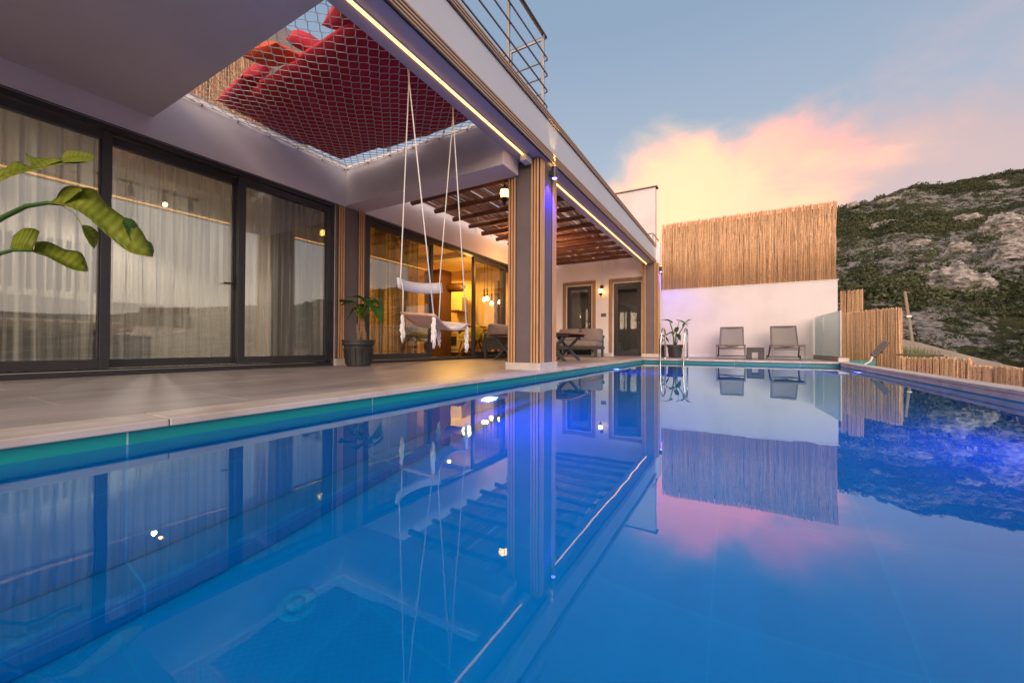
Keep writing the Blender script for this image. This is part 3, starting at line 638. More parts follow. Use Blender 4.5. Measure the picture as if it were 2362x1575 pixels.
def pendant(px, py, y, label):
    p = at(px, py, 1, y); t = thing('pendant_lamp', label, 'pendant lamp', (p.x, p.y, p.z), 'pendant lamps in the dining area')
    MB().tube([(p.x, p.y, 2.71), (p.x, p.y, p.z+.28)], .006, 6).tube([(p.x, p.y, p.z+.28), (p.x, p.y, p.z+.05)], .02, 10).build('pendant_stem', M['lamp_metal'], t)
    MB().lathe([(0, -.05), (.035, -.035), (.05, 0), (.035, .035), (.02, .06)], tuple(p), 14).build('lamp_bulb', M['bulb'], t, smooth=True)
for px, py, y, lb in ((1117, 691, 8.6, 'leftmost glowing pendant bulb in the dining area'), (1124, 689, 8.9, 'glowing pendant bulb just right of the leftmost one'),
                      (1134, 700, 8.8, 'lowest hanging glowing pendant bulb of the dining area'), (1153, 697, 9.0, 'rightmost glowing pendant bulb beside the slatted column')):
    pendant(px, py, y, lb)
for kp in ((-7.2, 6.0, 2.6), (-6.6, 8.2, 2.55), (-8.3, 9.2, 2.6)): lamp('kitchen_light', 'SPOT', kp, 115, (1, .50, .07), (0, 0, -1), spot_size=radians(170), spot_blend=.2, shadow_soft_size=.03)
lamp('dining_light', 'POINT', (-6.6, 9.0, 1.9), 14, (1, .58, .14), shadow_soft_size=.15)
def int_chair(px, y, label, rz):
    x = kx(px, y); t = thing('dining_chair', label, 'chair', (x, y, 0), 'mustard dining chairs')
    ch = MB(); P = []
    for i in range(9):
        a = radians(-100+200*i/8)+rz; P.append([(x+.27*sin(a)*(1+.08*k), y+.25*cos(a)*(1+.08*k), .42+k*(.20-.12*abs(i-4)/4)) for k in range(3)])
    ch.grid(P).build('backrest', M['mustard'], t, smooth=True, solid=.03)
    MB().rbox((x, y, .43), (.46, .44, .08), .035, 4).build('seat', M['mustard'], t, smooth=True)
    for sx in (-1, 1):
        for sy in (-1, 1): MB().tube([(x+.15*sx, y+.15*sy, .4), (x+.23*sx, y+.23*sy, 0)], [.02, .012], 8).build('leg', M['dark_wood'], t)
int_chair(1085, 7.9, 'mustard shell chair just inside the open sliding door', 0); int_chair(1118, 8.5, 'mustard shell chair beneath the pendant lamps', .6)
int_chair(958, 6.4, 'yellow chair behind the glass door beside the elephant ear plant', 2.2)
dt = thing('dining_table', 'dark dining table inside under the pendant lamps', 'table', (-6.4, 9, 0))
MB().box(-7.0, -5.9, 8.9, 9.8, .70, .74).build('tabletop', M['dark_wood'], dt)
for x in (-6.9, -6.0): MB().bar((x, 9.0, 0), (x, 9.7, .70), .06, .05).bar((x, 9.7, 0), (x, 9.0, .70), .06, .05).build('trestle', M['dark_wood'], dt)
tag(MB().rbox((-5.95, 9.5, 1.3), (.12, .14, 1.7), .01, 3).build('slatted_wall_column', M['dark_wood']), 'dark slatted column inside behind the rightmost pendant bulb', 'column')

# =================================================================== PERGOLA
pg = thing('pergola', 'wooden pergola of round rafters covered with reed matting between villa and column', 'pergola', (-3.9, 8, 2.9))
for i in range(13):
    y = 4.78+i*.578; xe = -5.19+R(-.03, .03)
    if y > 11.93: y = 11.93
    pts = [(xe+(abs(xe+2.46))*k/5, y+R(-.012, .012), 2.935+R(-.01, .01)) for k in range(6)]
    MB().tube(pts, [R(.042, .054) for _ in range(6)], 10).build('rafter', M['rafter'], pg, smooth=True)
b = MB(); x = -5.17
while x < -2.46:
    y = 4.43+R(0, .2)
    while y < 11.98:
        ln = R(1.2, 3.2); e = min(y+ln, 11.98)
        if random.random() > .012: b.tube([(x+R(-.004, .004), y, 3.0+R(-.004, .008)), (x+R(-.006, .006), (y+e)/2, 3.0+R(-.006, .01)), (x+R(-.004, .004), e, 3.0+R(-.004, .008))], R(.0055, .0085), 5)
        y = e+R(.0, .07)
    x += R(.0125, .0165)
b.build('reed_matting', M['mat_reed'], pg)

# =================================================================== LED STRIPS, LAMPS
for y0, y1, lb in ((-4, 4.25, 'warm glowing LED line under the near roof beam, ending at a small white box'), (4.95, 11.7, 'warm glowing LED line under the far roof beam beyond the column')):
    t = thing('led_strip', lb, 'strip light', (-2.30, (y0+y1)/2, 2.66), 'LED strips under the roof beam')
    MB().box(-2.310, -2.296, y0, y1, 2.648, 2.668).build('light_line', M['led'], t)
    MB().box(-2.320, -2.311, y0, y1, 2.662, 2.669).box(-2.295, -2.286, y0, y1, 2.662, 2.669).build('led_channel', M['white_plastic'], t)
tag(MB().box(-2.345, -2.255, 4.255, 4.40, 2.585, 2.668).build('junction_box', M['white_plastic'], bevel=.006), 'small white box where the near LED line ends above the column', 'junction box')
def updown(x, y, z, label, e=70, dr=(-.30, 0, -1), sz=75):
    t = thing('wall_light', label, 'wall light', (x, y, z), 'blue up-and-down lights on the columns')
    MB().tube([(x, y, z-.075), (x, y, z+.075)], .038, 20).box(x-.07, x-.02, y-.02, y+.02, z-.03, z+.03).build('lamp_body', M['frame'], t, bevel=.003)
    MB().tube([(x, y, z-.078), (x, y, z-.0755)], .03, 16).build('lower_lens', M['blue_glow'], t)
    MB().tube([(x, y, z+.0755), (x, y, z+.078)], .03, 16).build('upper_lens', M['warm_glow'], t)
    lamp('blue_downlight', 'SPOT', (x, y, z-.085), e, (.03, .012, 1), dr, spot_size=radians(sz), spot_blend=.6, shadow_soft_size=.02)
    lamp('warm_uplight', 'SPOT', (x+.03, y, z+.085), 9, (1, .62, .22), (-.14, 0, 1), spot_size=radians(46), spot_blend=.7, shadow_soft_size=.02)
updown(-2.075, 4.70, 2.555, 'small black wall light glowing blue below, on the near column')
updown(-1.93, 11.82, 2.50, 'small black wall light glowing blue, on the far column beside the white wall', 45, (.0, .45, -1), 130)
def lantern(p, label, cord=True, hang=0):
    x, y, z = p; t = thing('lantern', label, 'lantern', p, 'ornate lanterns on the terrace')
    MB().lathe([(0, -.20), (.008, -.19), (.012, -.16), (.05, -.10), (.068, -.075), (.062, -.065)], p, 8).build('lantern_foot', M['lamp_metal'], t)
    MB().lathe([(.055, -.065), (.072, .0), (.058, .055)], p, 8).build('glass_shade', M['lantern_glow'], t)
    MB().lathe([(.068, .055), (.05, .075), (.02, .12), (.012, .15), (0, .17)], p, 8).build('lantern_cap', M['lamp_metal'], t)
    b = MB()
    for k in range(8):
        a = 2*pi*k/8; b.tube([(x+.057*cos(a), y+.057*sin(a), z-.065), (x+.075*cos(a), y+.075*sin(a), z), (x+.06*cos(a), y+.06*sin(a), z+.055)], .004, 4)
    b.build('lantern_bars', M['lamp_metal'], t)
    if hang: MB().tube([(x, y, z+.16), (x, y, z+.16+hang)], .006, 6).build('chain', M['lamp_metal'], t)
    else:
        MB().tube([(x, y, z+.15), (x, y+.02, z+.20), (x, y+.09, z+.20), (x, y+.145, z+.13)], .008, 6).lathe([(.0, -.05), (.04, -.04), (.04, .04), (0, .05)], (x, y+.145, z+.14), 10).build('bracket', M['lamp_metal'], t)
        MB().tube([(x, y+.155, z+.19), (x, y+.157, 2.9)], .004, 6).build('cable', M['white_plastic'], t)
    lamp('lantern_light', 'POINT', (x, y-.001, z), 9, (1, .50, .08), shadow_soft_size=.06)
lantern(tuple(at(1386, 671, 1, 11.84)), 'lit ornate lantern on the wall between the two glazed end doors')
p = at(1164, 447, 2, 2.66); lantern(tuple(p), 'lit lantern hanging below the pergola rafters just left of the column', hang=.12)
lamp('pergola_fill', 'POINT', (-4.3, 8.6, 2.3), 42, (1, .48, .16), shadow_soft_size=.1)  # added fill with no fixture, warms the reed matting from below

# =================================================================== RAILING
rl = thing('terrace_railing', 'steel bar railing with posts along the roof terrace edge above the fascia', 'railing', (-2.25, 3, 3.29))
RX, YC = -2.25, 4.78
for y in (1.2, 2.5, 3.80, 4.70): MB().box(RX-.02, RX+.02, y-.012, y+.012, 3.286, 4.42).build('railing_post', M['rail'], rl, bevel=.002)
for x in (-2.78, -4.0, -5.2): MB().box(x-.012, x+.012, YC-.02, YC+.02, 3.1, 4.42).build('railing_post', M['rail'], rl, bevel=.002)
MB().tube([(RX, -2, 4.44), (RX, YC, 4.44), (-5.3, YC, 4.44)], .028, 6).build('top_rail', M['rail'], rl)
for i in range(4):
    z = 3.50+i*.215
    MB().tube([(RX+.03, -2, z), (RX+.03, YC-.02, z), (RX+.02, YC+.02, z), (RX-.02, YC+.03, z), (-5.3, YC+.03, z)], .0105, 8).build('rail_bar', M['rail'], rl, smooth=True)
rr = thing('terrace_railing', 'short dark railing corner at the far end of the roof next to the reed screen', 'railing', (-2.2, 12.3, 3.29))
MB().tube([(-2.6, 12.1, 3.62), (-2.2, 12.1, 3.62), (-2.2, 13, 3.62)], .02, 6).build('top_rail', M['rail'], rr)
MB().box(-2.215, -2.185, 12.085, 12.115, 3.286, 3.62).build('railing_post', M['rail'], rr)

# =================================================================== NET + CUSHIONS
NZ = 3.045
def sag(x, y):
    u = (x+5.32)/(2.86); v = (y-1.70)/2.34
    u = min(1, max(0, u)); v = min(1, max(0, v)); return NZ-.10*(sin(pi*u)*sin(pi*v))**.6
net = thing('hammock_net', 'white diamond mesh net stretched over the square opening in the terrace ceiling', 'net', (-3.9, 2.9, 3.0))
b = MB(); nx, ny = 42, 36; X0, X1, Y1_, Y2_ = -5.315, -2.47, 1.712, 4.03
hx = (X1-X0)/nx; hy = (Y2_-Y1_)/ny
for i in range(nx+1):
    for s_ in (0,):
        pts = []
        for j in range(ny+1):
            off = (.5 if (j % 2) else -.5)*(1 if i % 2 else -1)*hx*.82
            x = X0+i*hx+off; x = min(X1, max(X0, x)); y = Y1_+j*hy
            for q in (-.2, .2):
                yy = min(Y2_, max(Y1_, y+q*hy)); pts.append((x+.006*sin(y*6), yy, sag(x, yy)+.004*sin(i+j)))
        b.tube(pts, .0036, 4, cap=False)
b.build('mesh_cords', M['net'], net)
b = MB()
for (xa, ya, xb, yb) in ((X0, Y1_, X1, Y1_), (X1, Y1_, X1, Y2_), (X1, Y2_, X0, Y2_), (X0, Y2_, X0, Y1_)):
    pts = []
    for k in range(49):
        t = k/48; s_ = .022*abs(sin(pi*t*6)); x = xa+(xb-xa)*t; y = ya+(yb-ya)*t
        cx, cy_ = (X0+X1)/2, (Y1_+Y2_)/2; pts.append((x+(cx-x)*s_*.6, y+(cy_-y)*s_*.6, NZ-.002-.01*s_))
    b.tube(pts, .007, 6)
b.build('edge_rope', M['rope'], net)
b = MB()
for k in range(7):
    t = k/6; y = Y1_+.03+(Y2_-Y1_-.06)*t
    b.tube([(WX+.002, y, NZ-.02), (WX+.02, y, NZ-.02), (WX+.035, y, NZ-.012), (WX+.03, y, NZ+.002)], .006, 6)
    x = X0+.05+(X1-X0-.1)*t; b.tube([(x, 4.041, NZ-.02), (x, 4.02, NZ-.02), (x, 4.008, NZ-.01), (x, 4.015, NZ+.002)], .006, 6)
b.build('net_hooks', M['rail'], net)
def mattress(x0, x1, y0, y1, label, th=.14, lift=0, m='red', name='floor_mattress', cr=.3, grp='red mattresses on the net'):
    P = []; Q = []; nxx, nyy = 14, 20
    for i in range(nxx+1):
        rp = []; rq = []
        for j in range(nyy+1):
            u, v = i/nxx, j/nyy; x = x0+(x1-x0)*u; y = y0+(y1-y0)*v
            e = min(1, (4*u*(1-u)*4*v*(1-v))**.33 + 0.0)
            w = .012*noise.noise(Vector((x*5, y*5, lift*7)))+cr*.06*noise.noise(Vector((x*2.2, y*2.2, 3)))*(1-e)
            zb = sag(x, y)+.012+lift
            rp.append((x, y, zb+(1-e)*th*.28+w*(.2))); rq.append((x, y, zb+th*.5+e*th*.5+w))
        P.append(rp); Q.append(rq)
    b = MB(); b.grid(P); b.f = [f[::-1] for f in b.f]; n0 = len(b.v); b.grid(Q)
    n = nyy+1
    for i in range(nxx):
        for j in (0, nyy): b.f.append((i*n+j, (i+1)*n+j, n0+(i+1)*n+j, n0+i*n+j))
    for j in range(nyy):
        for i in (0, nxx): b.f.append((i*n+j, i*n+j+1, n0+i*n+j+1, n0+i*n+j))
    return tag(b.build(name, M[m], smooth=True), label, 'mattress', grp)
mattress(-5.16, -4.285, 2.26, 3.82, 'red padded mattress on the net nearest the glass doors')
mattress(-4.34, -3.56, 2.23, 3.87, 'middle one of the red padded mattresses on the net')
mattress(-3.62, -2.56, 2.21, 3.92, 'red padded mattress on the net nearest the LED line')
def pillow(c, size, rot, m, label, name='pillow', r=.05):
    rt = Matrix.Rotation(rot[2], 3, 'Z') @ Matrix.Rotation(rot[0], 3, 'X') @ Matrix.Rotation(rot[1], 3, 'Y')
    b = MB(); n = 16; sd_ = size[0]*7+c[0]
    for sg in (1, -1):
        P = []
        for i in range(n+1):
            row = []
            for j in range(n+1):
                u = 2*i/n-1; v = 2*j/n-1
                x = size[0]/2*u*(1-.12*(1-v*v)); y = size[1]/2*v*(1-.12*(1-u*u))
                z = sg*(size[2]*.62*(max(0, (1-u*u)*(1-v*v)))**.42)+.012*noise.noise(Vector((u*2.5+sd_, v*2.5, sg)))*(1-u**4)*(1-v**4)
                row.append(Vector(c)+rt @ Vector((x, y, z)))
            P.append(row if sg > 0 else row[::-1])
        b.grid(P)
    return tag(b.build(name, M[m], smooth=True), label, 'pillow', 'pillows on the net')
pillow((-4.02, 2.17, 3.18), (.50, .40, .13), (.35, .0, .3), 'orange', 'large orange pillow leaning on the red mattresses at the near edge of the net')
pillow((-3.58, 2.26, 3.19), (.30, .26, .12), (.9, .3, .7), 'red', 'small pointed red pillow standing next to the orange pillow')
pillow((-4.78, 2.28, 3.12), (.74, .28, .12), (.35, 0, -.1), 'red', 'long red pillow near the reed screen side of the net')
pillow((-4.40, 2.24, 3.17), (.26, .22, .10), (.9, 0, .3), 'red', 'little bright red pillow corner between the orange pillow and reed screen')
pillow((-2.90, 2.20, 3.16), (.60, .26, .14), (.3, .1, -.35), 'red', 'red bolster pillow at the sky side of the net near the LED line')
pillow((-3.50, 3.84, 3.10), (.50, .22, .12), (.2, 0, .0), 'orange', 'orange pillow at the far edge of the net above the swing')
pillow((-5.14, 3.02, 3.10), (.20, .70, .10), (0, .1, 0), 'blue', 'blue patterned pillow at the wall side of the net')
# reed screen and parapet on the upper terrace
def reed_panel(p0, p1, z0, zt, spacing, r, layers=2, name='reed_screen', lean=.0, ragged=.05, zb_fn=None, zt_fn=None, xform=None, ns=6, wave=.0):
    b = MB(); p0 = Vector(p0); p1 = Vector(p1); d = (p1-p0); ln = d.length; d.normalize(); nrm = Vector((d.y, -d.x))
    for ly in range(layers):
        s_ = R(0, spacing)
        while s_ < ln:
            q = p0+d*s_; t = s_/ln; zz = (zt_fn(t) if zt_fn else zt)+R(-ragged, ragged)*(.5 if random.random() < .8 else 1); zb = (zb_fn(t) if zb_fn else z0)+R(0, .01)
            o = nrm*(-ly*r*1.5+R(-.004, .004)); k = R(-lean, lean); k2 = R(-lean, lean)*.6
            w1 = wave*sin(t*17)*.5
            A = q+o; Bm = q+o+d*k2+nrm*w1; Ct = q+o+d*k+nrm*w1*.3
            rr_ = r*R(.75, 1.15)
            b.tube([(A.x, A.y, zb), (Bm.x, Bm.y, (zb+zz)/2), (Ct.x, Ct.y, zz)], [rr_, rr_*.95, rr_*.8], ns)
            s_ += spacing*R(.8, 1.2)
    return b
tag(reed_panel((-5.60, 1.6), (-5.60, 3.05), 3.17, 4.2, .016, .007, lean=.04, ns=5).build('reed_screen', M['reed']), 'weathered reed screen on the upper terrace seen through the net', 'reed screen', 'reed screens')

# =================================================================== SWING
sw = thing('swing_chair', 'hanging swing seat of curved plywood on four white ropes with tassels', 'swing', (-2.4, 2.8, .5))
T1 = Vector((-2.46, 2.475, 2.70)); T2 = Vector((-2.46, 3.085, 2.70))
def onY(px, py, y): return at(px, py, 1, y)
P1 = onY(929, 722, 2.56); P2 = onY(1001, 727, 2.42); P3 = onY(1012, 742, 3.14); P4 = onY(1076, 748, 3.02)
def seatpt(u, v):      # u along the side (P1->P3 / P2->P4), v from back to front
    a = P1.lerp(P3, u); c_ = P2.lerp(P4, u); p = a.lerp(c_, v); p.z -= .085*sin(pi*min(1, max(0, u))); return p
P = [[seatpt(-.03+1.06*i/18, -.04+1.08*j/6) for j in range(7)] for i in range(19)]
MB().grid(P).build('seat', M['ply'], sw, smooth=True, solid=.016)
P = [[seatpt(-.03+1.06*i/18, -.04+1.08*j/6)+Vector((0, 0, .0095)) for j in range(7)] for i in range(19)]
MB().grid(P).build('seat_top', M['ply_pale'], sw, smooth=True, solid=.001)
B1 = [onY(924, 642, 2.56), onY(930, 668, 2.56)]; B2 = [onY(1014, 652, 3.14), onY(1016, 672, 3.14)]
P = []
ctl = [onY(917, 640, 2.50), onY(919, 664, 2.50), onY(1018, 652, 3.20), onY(1021, 676, 3.20)]
for i in range(15):
    t = i/14; bow = 4*t*(1-t)*.07
    up = ctl[0].lerp(ctl[2], t); dn = ctl[1].lerp(ctl[3], t)
    P.append([p+Vector((-bow, bow*.2, -bow*.25)) for p in (up, up.lerp(dn, .5), dn)])
MB().grid(P).build('backrest', M['ply_pale'], sw, smooth=True, solid=.014, bevel=0)
for a, via, e, tl in ((T1, B1, P1, .0), (T1, None, P2, 0), (T2, B2, P3, 0), (T2, None, P4, 0)):
    pts = [a+Vector((0, .012 if via else -.012, 0))]+(list(via) if via else [])+[e+Vector((0, 0, -.02))]
    MB().tube(pts, .0052, 8).build('rope', M['rope'], sw, smooth=True)
    b = MB(); q = e+Vector((0, 0, -.03)); b.lathe([(0, .02), (.014, .012), (.018, 0), (.014, -.012), (.006, -.02)], tuple(q), 10)
    for k in range(16):
        a0 = R(0, 6.28); ln_ = R(.17, .24); rr_ = R(.002, .014); pts = []
        for m_ in range(9):
            f = m_/8; w = .005*sin(f*14+k)+.002*sin(f*31+2*k); pts.append((q.x+cos(a0+f*3)*rr_*(1+.35*f)+w, q.y+sin(a0+f*3)*rr_*(1+.35*f)+w*.6, q.z-ln_*f))
        b.tube(pts, [.0046, .0052, .0055, .0052, .005, .0052, .0048, .004, .002], 5)
    b.build('tassel', M['rope'], sw, smooth=True)

# =================================================================== PLANTS
def pot(t, x, y, s=1.0):
    prof = [(.165, 0), (.17, .01), (.205, .30), (.222, .305), (.228, .315), (.228, .355), (.238, .36), (.238, .385), (.222, .385), (.215, .33), (0, .325)]
    b = MB(); b.lathe([(r*s, z*s) for r, z in prof], (x, y, .002), 40)
    for k in range(14):
        a = 2*pi*k/14
        b.bar((x+.176*s*cos(a), y+.176*s*sin(a), .03*s), (x+.203*s*cos(a), y+.203*s*sin(a), .26*s), .012*s, .012*s)
    b.build('pot', M['pot'], t, smooth=False, bevel=0)
    MB().lathe([(0, .012), (.12, .008), (.212, 0)], (x, y, .332*s), 24).build('soil', M['soil'], t)
def heart(t, base, direction, size, width, droop, m='leaf_dark', fold=.25, wav=.03, nm='leaf'):
    d = Vector(direction).normalized(); side = d.cross(Vector((0, 0, 1))); side = side.normalized() if side.length > .05 else Vector((1, 0, 0)); up = side.cross(d).normalized()
    P = []; n = 12
    for i in range(n+1):
        s_ = i/n; w = width*(sin(pi*min(1, s_**.62))**.8)*(1-.25*s_)+.002
        c_ = Vector(base)+d*size*(s_-.12)+Vector((0, 0, -droop*size*s_*s_))
        row = []
        for j in range(-3, 4):
            q = j/3; back = (-.22*size*abs(q)**1.5*(1-s_)**3)
            row.append(c_+side*w*q+d*back+up*(fold*abs(q)*w+wav*size*sin(s_*9+q*2)*abs(q)))
        P.append(row)
    return MB().grid(P).build(nm, M[m], t, smooth=True, subsurf=1)
ee = thing('elephant_ear_plant', 'elephant ear plant with broad leaves in a black pot beside the slatted pillar', 'potted plant', (-4.93, 3.98, 0))
pot(ee, -4.93, 3.98, 1.0)
for px, h in ((828, 727), (841, 722)):
    base = at(px, 785, 1, 3.98); top = at(px-3, h+20, 1, 3.98)
    MB().tube([base+Vector((0, 0, -.06)), base.lerp(top, .3)+Vector((.008, 0, 0)), base.lerp(top, .6)-Vector((.006, 0, 0)), top], [.034, .031, .028, .022], 10).build('stalk', M['stalk'], ee, smooth=True)
for (px, py, dx, dy, dz, s_, w, dr) in ((800, 694, -1, 0, .0, .24, .09, .25), (815, 697, -.7, -.6, .05, .22, .09, .3), (833, 689, -.2, -.5, .15, .24, .10, .3), (846, 694, .6, -.4, -.1, .24, .10, .4),
                                    (862, 692, 1, .1, -.25, .25, .085, .5), (866, 712, .8, -.3, -.7, .26, .085, .3), (822, 712, -.4, -.5, -.3, .18, .08, .5), (850, 687, .9, .4, .0, .20, .08, .4), (843, 705, .2, -.8, -.2, .2, .09, .4), (828, 702, -.3, .5, .1, .2, .09, .3)):
    p = at(px, py, 1, 3.98+R(-.08, .08)); st = at(834+(px-834)*.12, 735, 1, 3.98)
    MB().tube([st, st.lerp(p, .55)+Vector((0, 0, .035)), p], [.010, .007, .004], 6).build('leaf_stem', M['leaf'], ee, smooth=True)
    heart(ee, p, (dx, dy*.6, dz), s_, w, dr)
def bird_plant(px0, y, label, h, n, name='bird_of_paradise_plant', seed=1, spread=1.0):
    random.seed(seed); g = at(px0, 800, 1, y); x = g.x
    t = thing(name, label, 'potted plant', (x, y, 0)); pot(t, x, y, .92)
    for i in range(n):
        a = 2*pi*i/n+R(-.3, .3); rr_ = R(.12, .30)*spread; hh = h*R(.62, 1.0)
        tip = Vector((x+rr_*cos(a), y+rr_*.6*sin(a), hh)); b0 = Vector((x+.03*cos(a), y+.03*sin(a), .3))
        MB().tube([b0, b0.lerp(tip, .5)+Vector((-.03*cos(a), 0, .06)), tip], [.011, .009, .006], 6).build('leaf_stem', M['leaf_dark'], t, smooth=True)
        heart(t, tip, (cos(a)*.8, sin(a)*.4, R(-.3, .8)), R(.24, .32), R(.06, .085), R(.2, .7), fold=.35)
bird_plant(1557, 11.75, 'leafy plant in a black pot by the pool ladder against the white wall', 1.02, 9, seed=5)
bird_plant(1519, 12.35-.35, 'dark drooping plant in a pot half hidden behind the left ladder rail', .72, 5, seed=9, spread=.8)
random.seed(21)
# large strelitzia whose pot stands outside the picture, its leaves reach in from the left
st = thing('large_leaf_plant', 'big tropical plant whose arching green leaves reach in from the left edge', 'plant', (-3.0, -.25, 0))
pot(st, -3.0, -.25, 1.0)
def dp(px, py, D): return Vector((0, 0, CAMZ))+ray(px, py)*D
def blade(mid, up, dn, D, z=.0, m='leaf', du=.05, dd=-.05):
    P = []; n = len(mid)
    def cat(L_, t):
        k = t*(n-1); i = min(n-2, int(k)); f = k-i
        g = lambda q: L_[max(0, min(n-1, q))]
        p0, p1, p2, p3 = g(i-1), g(i), g(i+1), g(i+2)
        return tuple(.5*((2*b_)+(c_-a_)*f+(2*a_-5*b_+4*c_-d_)*f*f+(3*b_-a_-3*c_+d_)*f**3) for a_, b_, c_, d_ in zip(p0, p1, p2, p3))
    N_ = (n-1)*10
    for i in range(N_+1):
        t = i/N_; a, c_, e = cat(up, t), cat(mid, t), cat(dn, t); rp = 0
        row = []
        for k in range(9):
            q = k/4-1
            if q < 0: x = c_[0]+(a[0]-c_[0])*-q; y = c_[1]+(a[1]-c_[1])*-q; dep = D+du*(abs(q)**1.5)
            else: x = c_[0]+(e[0]-c_[0])*q; y = c_[1]+(e[1]-c_[1])*q; dep = D+dd*(abs(q)**1.5)
            row.append(dp(x, y, dep+.0035*sin(i*1.55-abs(q)*3.5)*abs(q)**.5+.006*noise.noise(Vector((i*.15, q*1.5, D*9)))))
        P.append(row)
    o = MB().grid(P).build('leaf', M[m], st, smooth=True, solid=.0012); va = o.data.attributes.new('vein', 'FLOAT', 'POINT')
    va.data.foreach_set('value', [(.75*sin(i*1.55-abs(k/4-1)*3.5)+.5*noise.noise(Vector((i*.5, k*.8, D*5)))-(.9 if k == 4 else 0)-(1.2 if i > N_-4 else 0)) for i in range(N_+1) for k in range(9)]); return o
def stem(pts, D, r): return MB().tube([dp(x, y, d) for (x, y), d in zip(pts, D)], r, 10).build('leaf_stem', M['leaf_dark'], st, smooth=True)
# middle, largest leaf
stem([(-420, 1150), (-260, 800), (-110, 580), (-30, 522), (10, 500), (60, 476), (110, 468), (160, 473), (215, 500), (275, 552), (330, 588)], [1.75, 1.75, 1.72, 1.7]+[1.68]*7, [.016, .014, .012, .011, .010, .009, .008, .006, .005, .004, .002])
blade([(112, 468), (150, 471), (185, 484), (220, 508), (262, 545), (305, 578), (352, 592)], [(122, 462), (160, 438), (215, 436), (245, 470), (285, 500), (325, 530), (354, 590)], [(110, 468), (148, 474), (182, 488), (216, 513), (258, 551), (300, 582), (350, 593)], 1.67, du=.10, dd=-.02)
blade([(132, 469), (150, 455), (158, 440), (170, 432), (184, 432)], [(130, 468), (134, 448), (146, 434), (160, 429), (178, 430)], [(146, 470), (166, 456), (180, 444), (190, 440), (186, 434)], 1.72, m='leaf')
blade([(285, 505), (300, 515), (315, 545), (335, 565), (353, 588)], [(292, 502), (312, 512), (335, 550), (350, 562), (355, 580)], [(282, 512), (292, 535), (305, 560), (328, 580), (350, 593)], 1.74, m='leaf_dark')
# top leaf
blade([(-60, 450), (0, 408), (40, 395), (80, 388), (130, 378), (175, 375), (200, 374)], [(-60, 400), (5, 390), (38, 372), (75, 385), (140, 372), (175, 352), (200, 374)], [(-60, 470), (0, 420), (50, 400), (90, 391), (140, 379), (175, 377), (200, 375)], 1.66, du=.07)
blade([(74, 386), (95, 372), (118, 366), (140, 368)], [(56, 352), (80, 364), (115, 365), (142, 366)], [(76, 388), (100, 384), (130, 374), (142, 372)], 1.70)
blade([(144, 373), (158, 366), (180, 362), (205, 366), (219, 361)], [(144, 358), (155, 349), (180, 348), (206, 354), (221, 362)], [(146, 374), (165, 374), (190, 373), (205, 373), (218, 364)], 1.64)
# lower leaf
stem([(-420, 1200), (-200, 760), (-90, 620), (-20, 590), (0, 585), (30, 577), (75, 578), (110, 590), (165, 618), (200, 626)], [1.7]*10, [.013, .011, .010, .009, .008, .007, .006, .005, .003, .001])
blade([(78, 578), (105, 585), (135, 600), (170, 618), (203, 625)], [(82, 558), (112, 558), (150, 575), (188, 584), (204, 622)], [(76, 580), (102, 589), (132, 605), (168, 622), (201, 627)], 1.68, du=.08)
blade([(24, 570), (40, 566), (58, 568), (76, 575)], [(30, 545), (52, 528), (76, 527), (92, 534)], [(22, 572), (38, 574), (56, 575), (76, 579)], 1.64)
# hanging torn leaf
MB().tube([dp(140, 473, 1.68), dp(168, 490, 1.68), dp(190, 520, 1.67)], .0015, 5).build('leaf_stem', M['leaf'], st)
blade([(190, 520), (200, 532), (212, 550), (217, 572)], [(192, 519), (212, 524), (230, 545), (218, 573)], [(188, 521), (194, 540), (206, 562), (215, 572)], 1.66)

# =================================================================== TERRACE FURNITURE
def cushion_part(t, nm, c, size, rot=None, puff=.02): return MB().rbox(c, size, min(size)*.33, 10, puff=puff, rot=rot).build(nm, M['cushion'], t, smooth=True)
s1 = thing('outdoor_sofa', 'taupe cushioned two seat sofa with charcoal frame in front of the end wall doors', 'sofa', (-4.1, 11.1, 0), 'taupe outdoor sofas')
f = MB()
for x in (-4.82, -3.50):
    f.box(x-.035, x+.035, 10.75, 10.85, 0, .30); f.box(x-.03, x+.03, 11.38, 11.46, 0, .62)
f.box(-4.84, -3.44, 10.76, 11.46, .22, .29); f.box(-4.84, -3.44, 11.40, 11.46, .55, .62); f.build('sofa_frame', M['seat_frame'], s1, bevel=.006)
cushion_part(s1, 'seat_cushion', (-4.17, 11.06, .365), (1.40, .66, .15))
for x in (-4.49, -3.80): cushion_part(s1, 'back_cushion', (x, 11.33, .62), (.66, .19, .40), Matrix.Rotation(-.16, 3, 'X'), .03)
s2 = thing('outdoor_sofa', 'taupe cushioned long sofa along the villa wall behind the near column', 'sofa', (-4.9, 9, 0), 'taupe outdoor sofas')
f = MB()
for y in (7.82, 9.2, 10.55):
    f.box(-4.60, -4.52, y-.035, y+.035, 0, .30); f.box(-5.26, -5.19, y-.03, y+.03, 0, .62)
f.box(-5.26, -4.52, 7.80, 10.60, .22, .29); f.box(-5.26, -5.20, 7.80, 10.60, .55, .62); f.box(-5.26, -4.54, 7.76, 7.80, .22, .5); f.build('sofa_frame', M['seat_frame'], s2, bevel=.006)
for y in (8.5, 9.9): cushion_part(s2, 'seat_cushion', (-4.86, y, .365), (.68, 1.38, .15))
for y in (8.14, 8.86, 9.56, 10.26): cushion_part(s2, 'back_cushion', (-5.10, y, .62), (.19, .68, .42), Matrix.Rotation(.15, 3, 'Y'), .03)
tb = thing('lounge_table', 'low teak topped table on crossed charcoal legs behind the near column', 'table', (-3.85, 7.78, 0))
b = MB()
for i in range(8): b.box(-4.84, -2.87, 7.23+i*.1375, 7.23+i*.1375+.134, .555, .583)
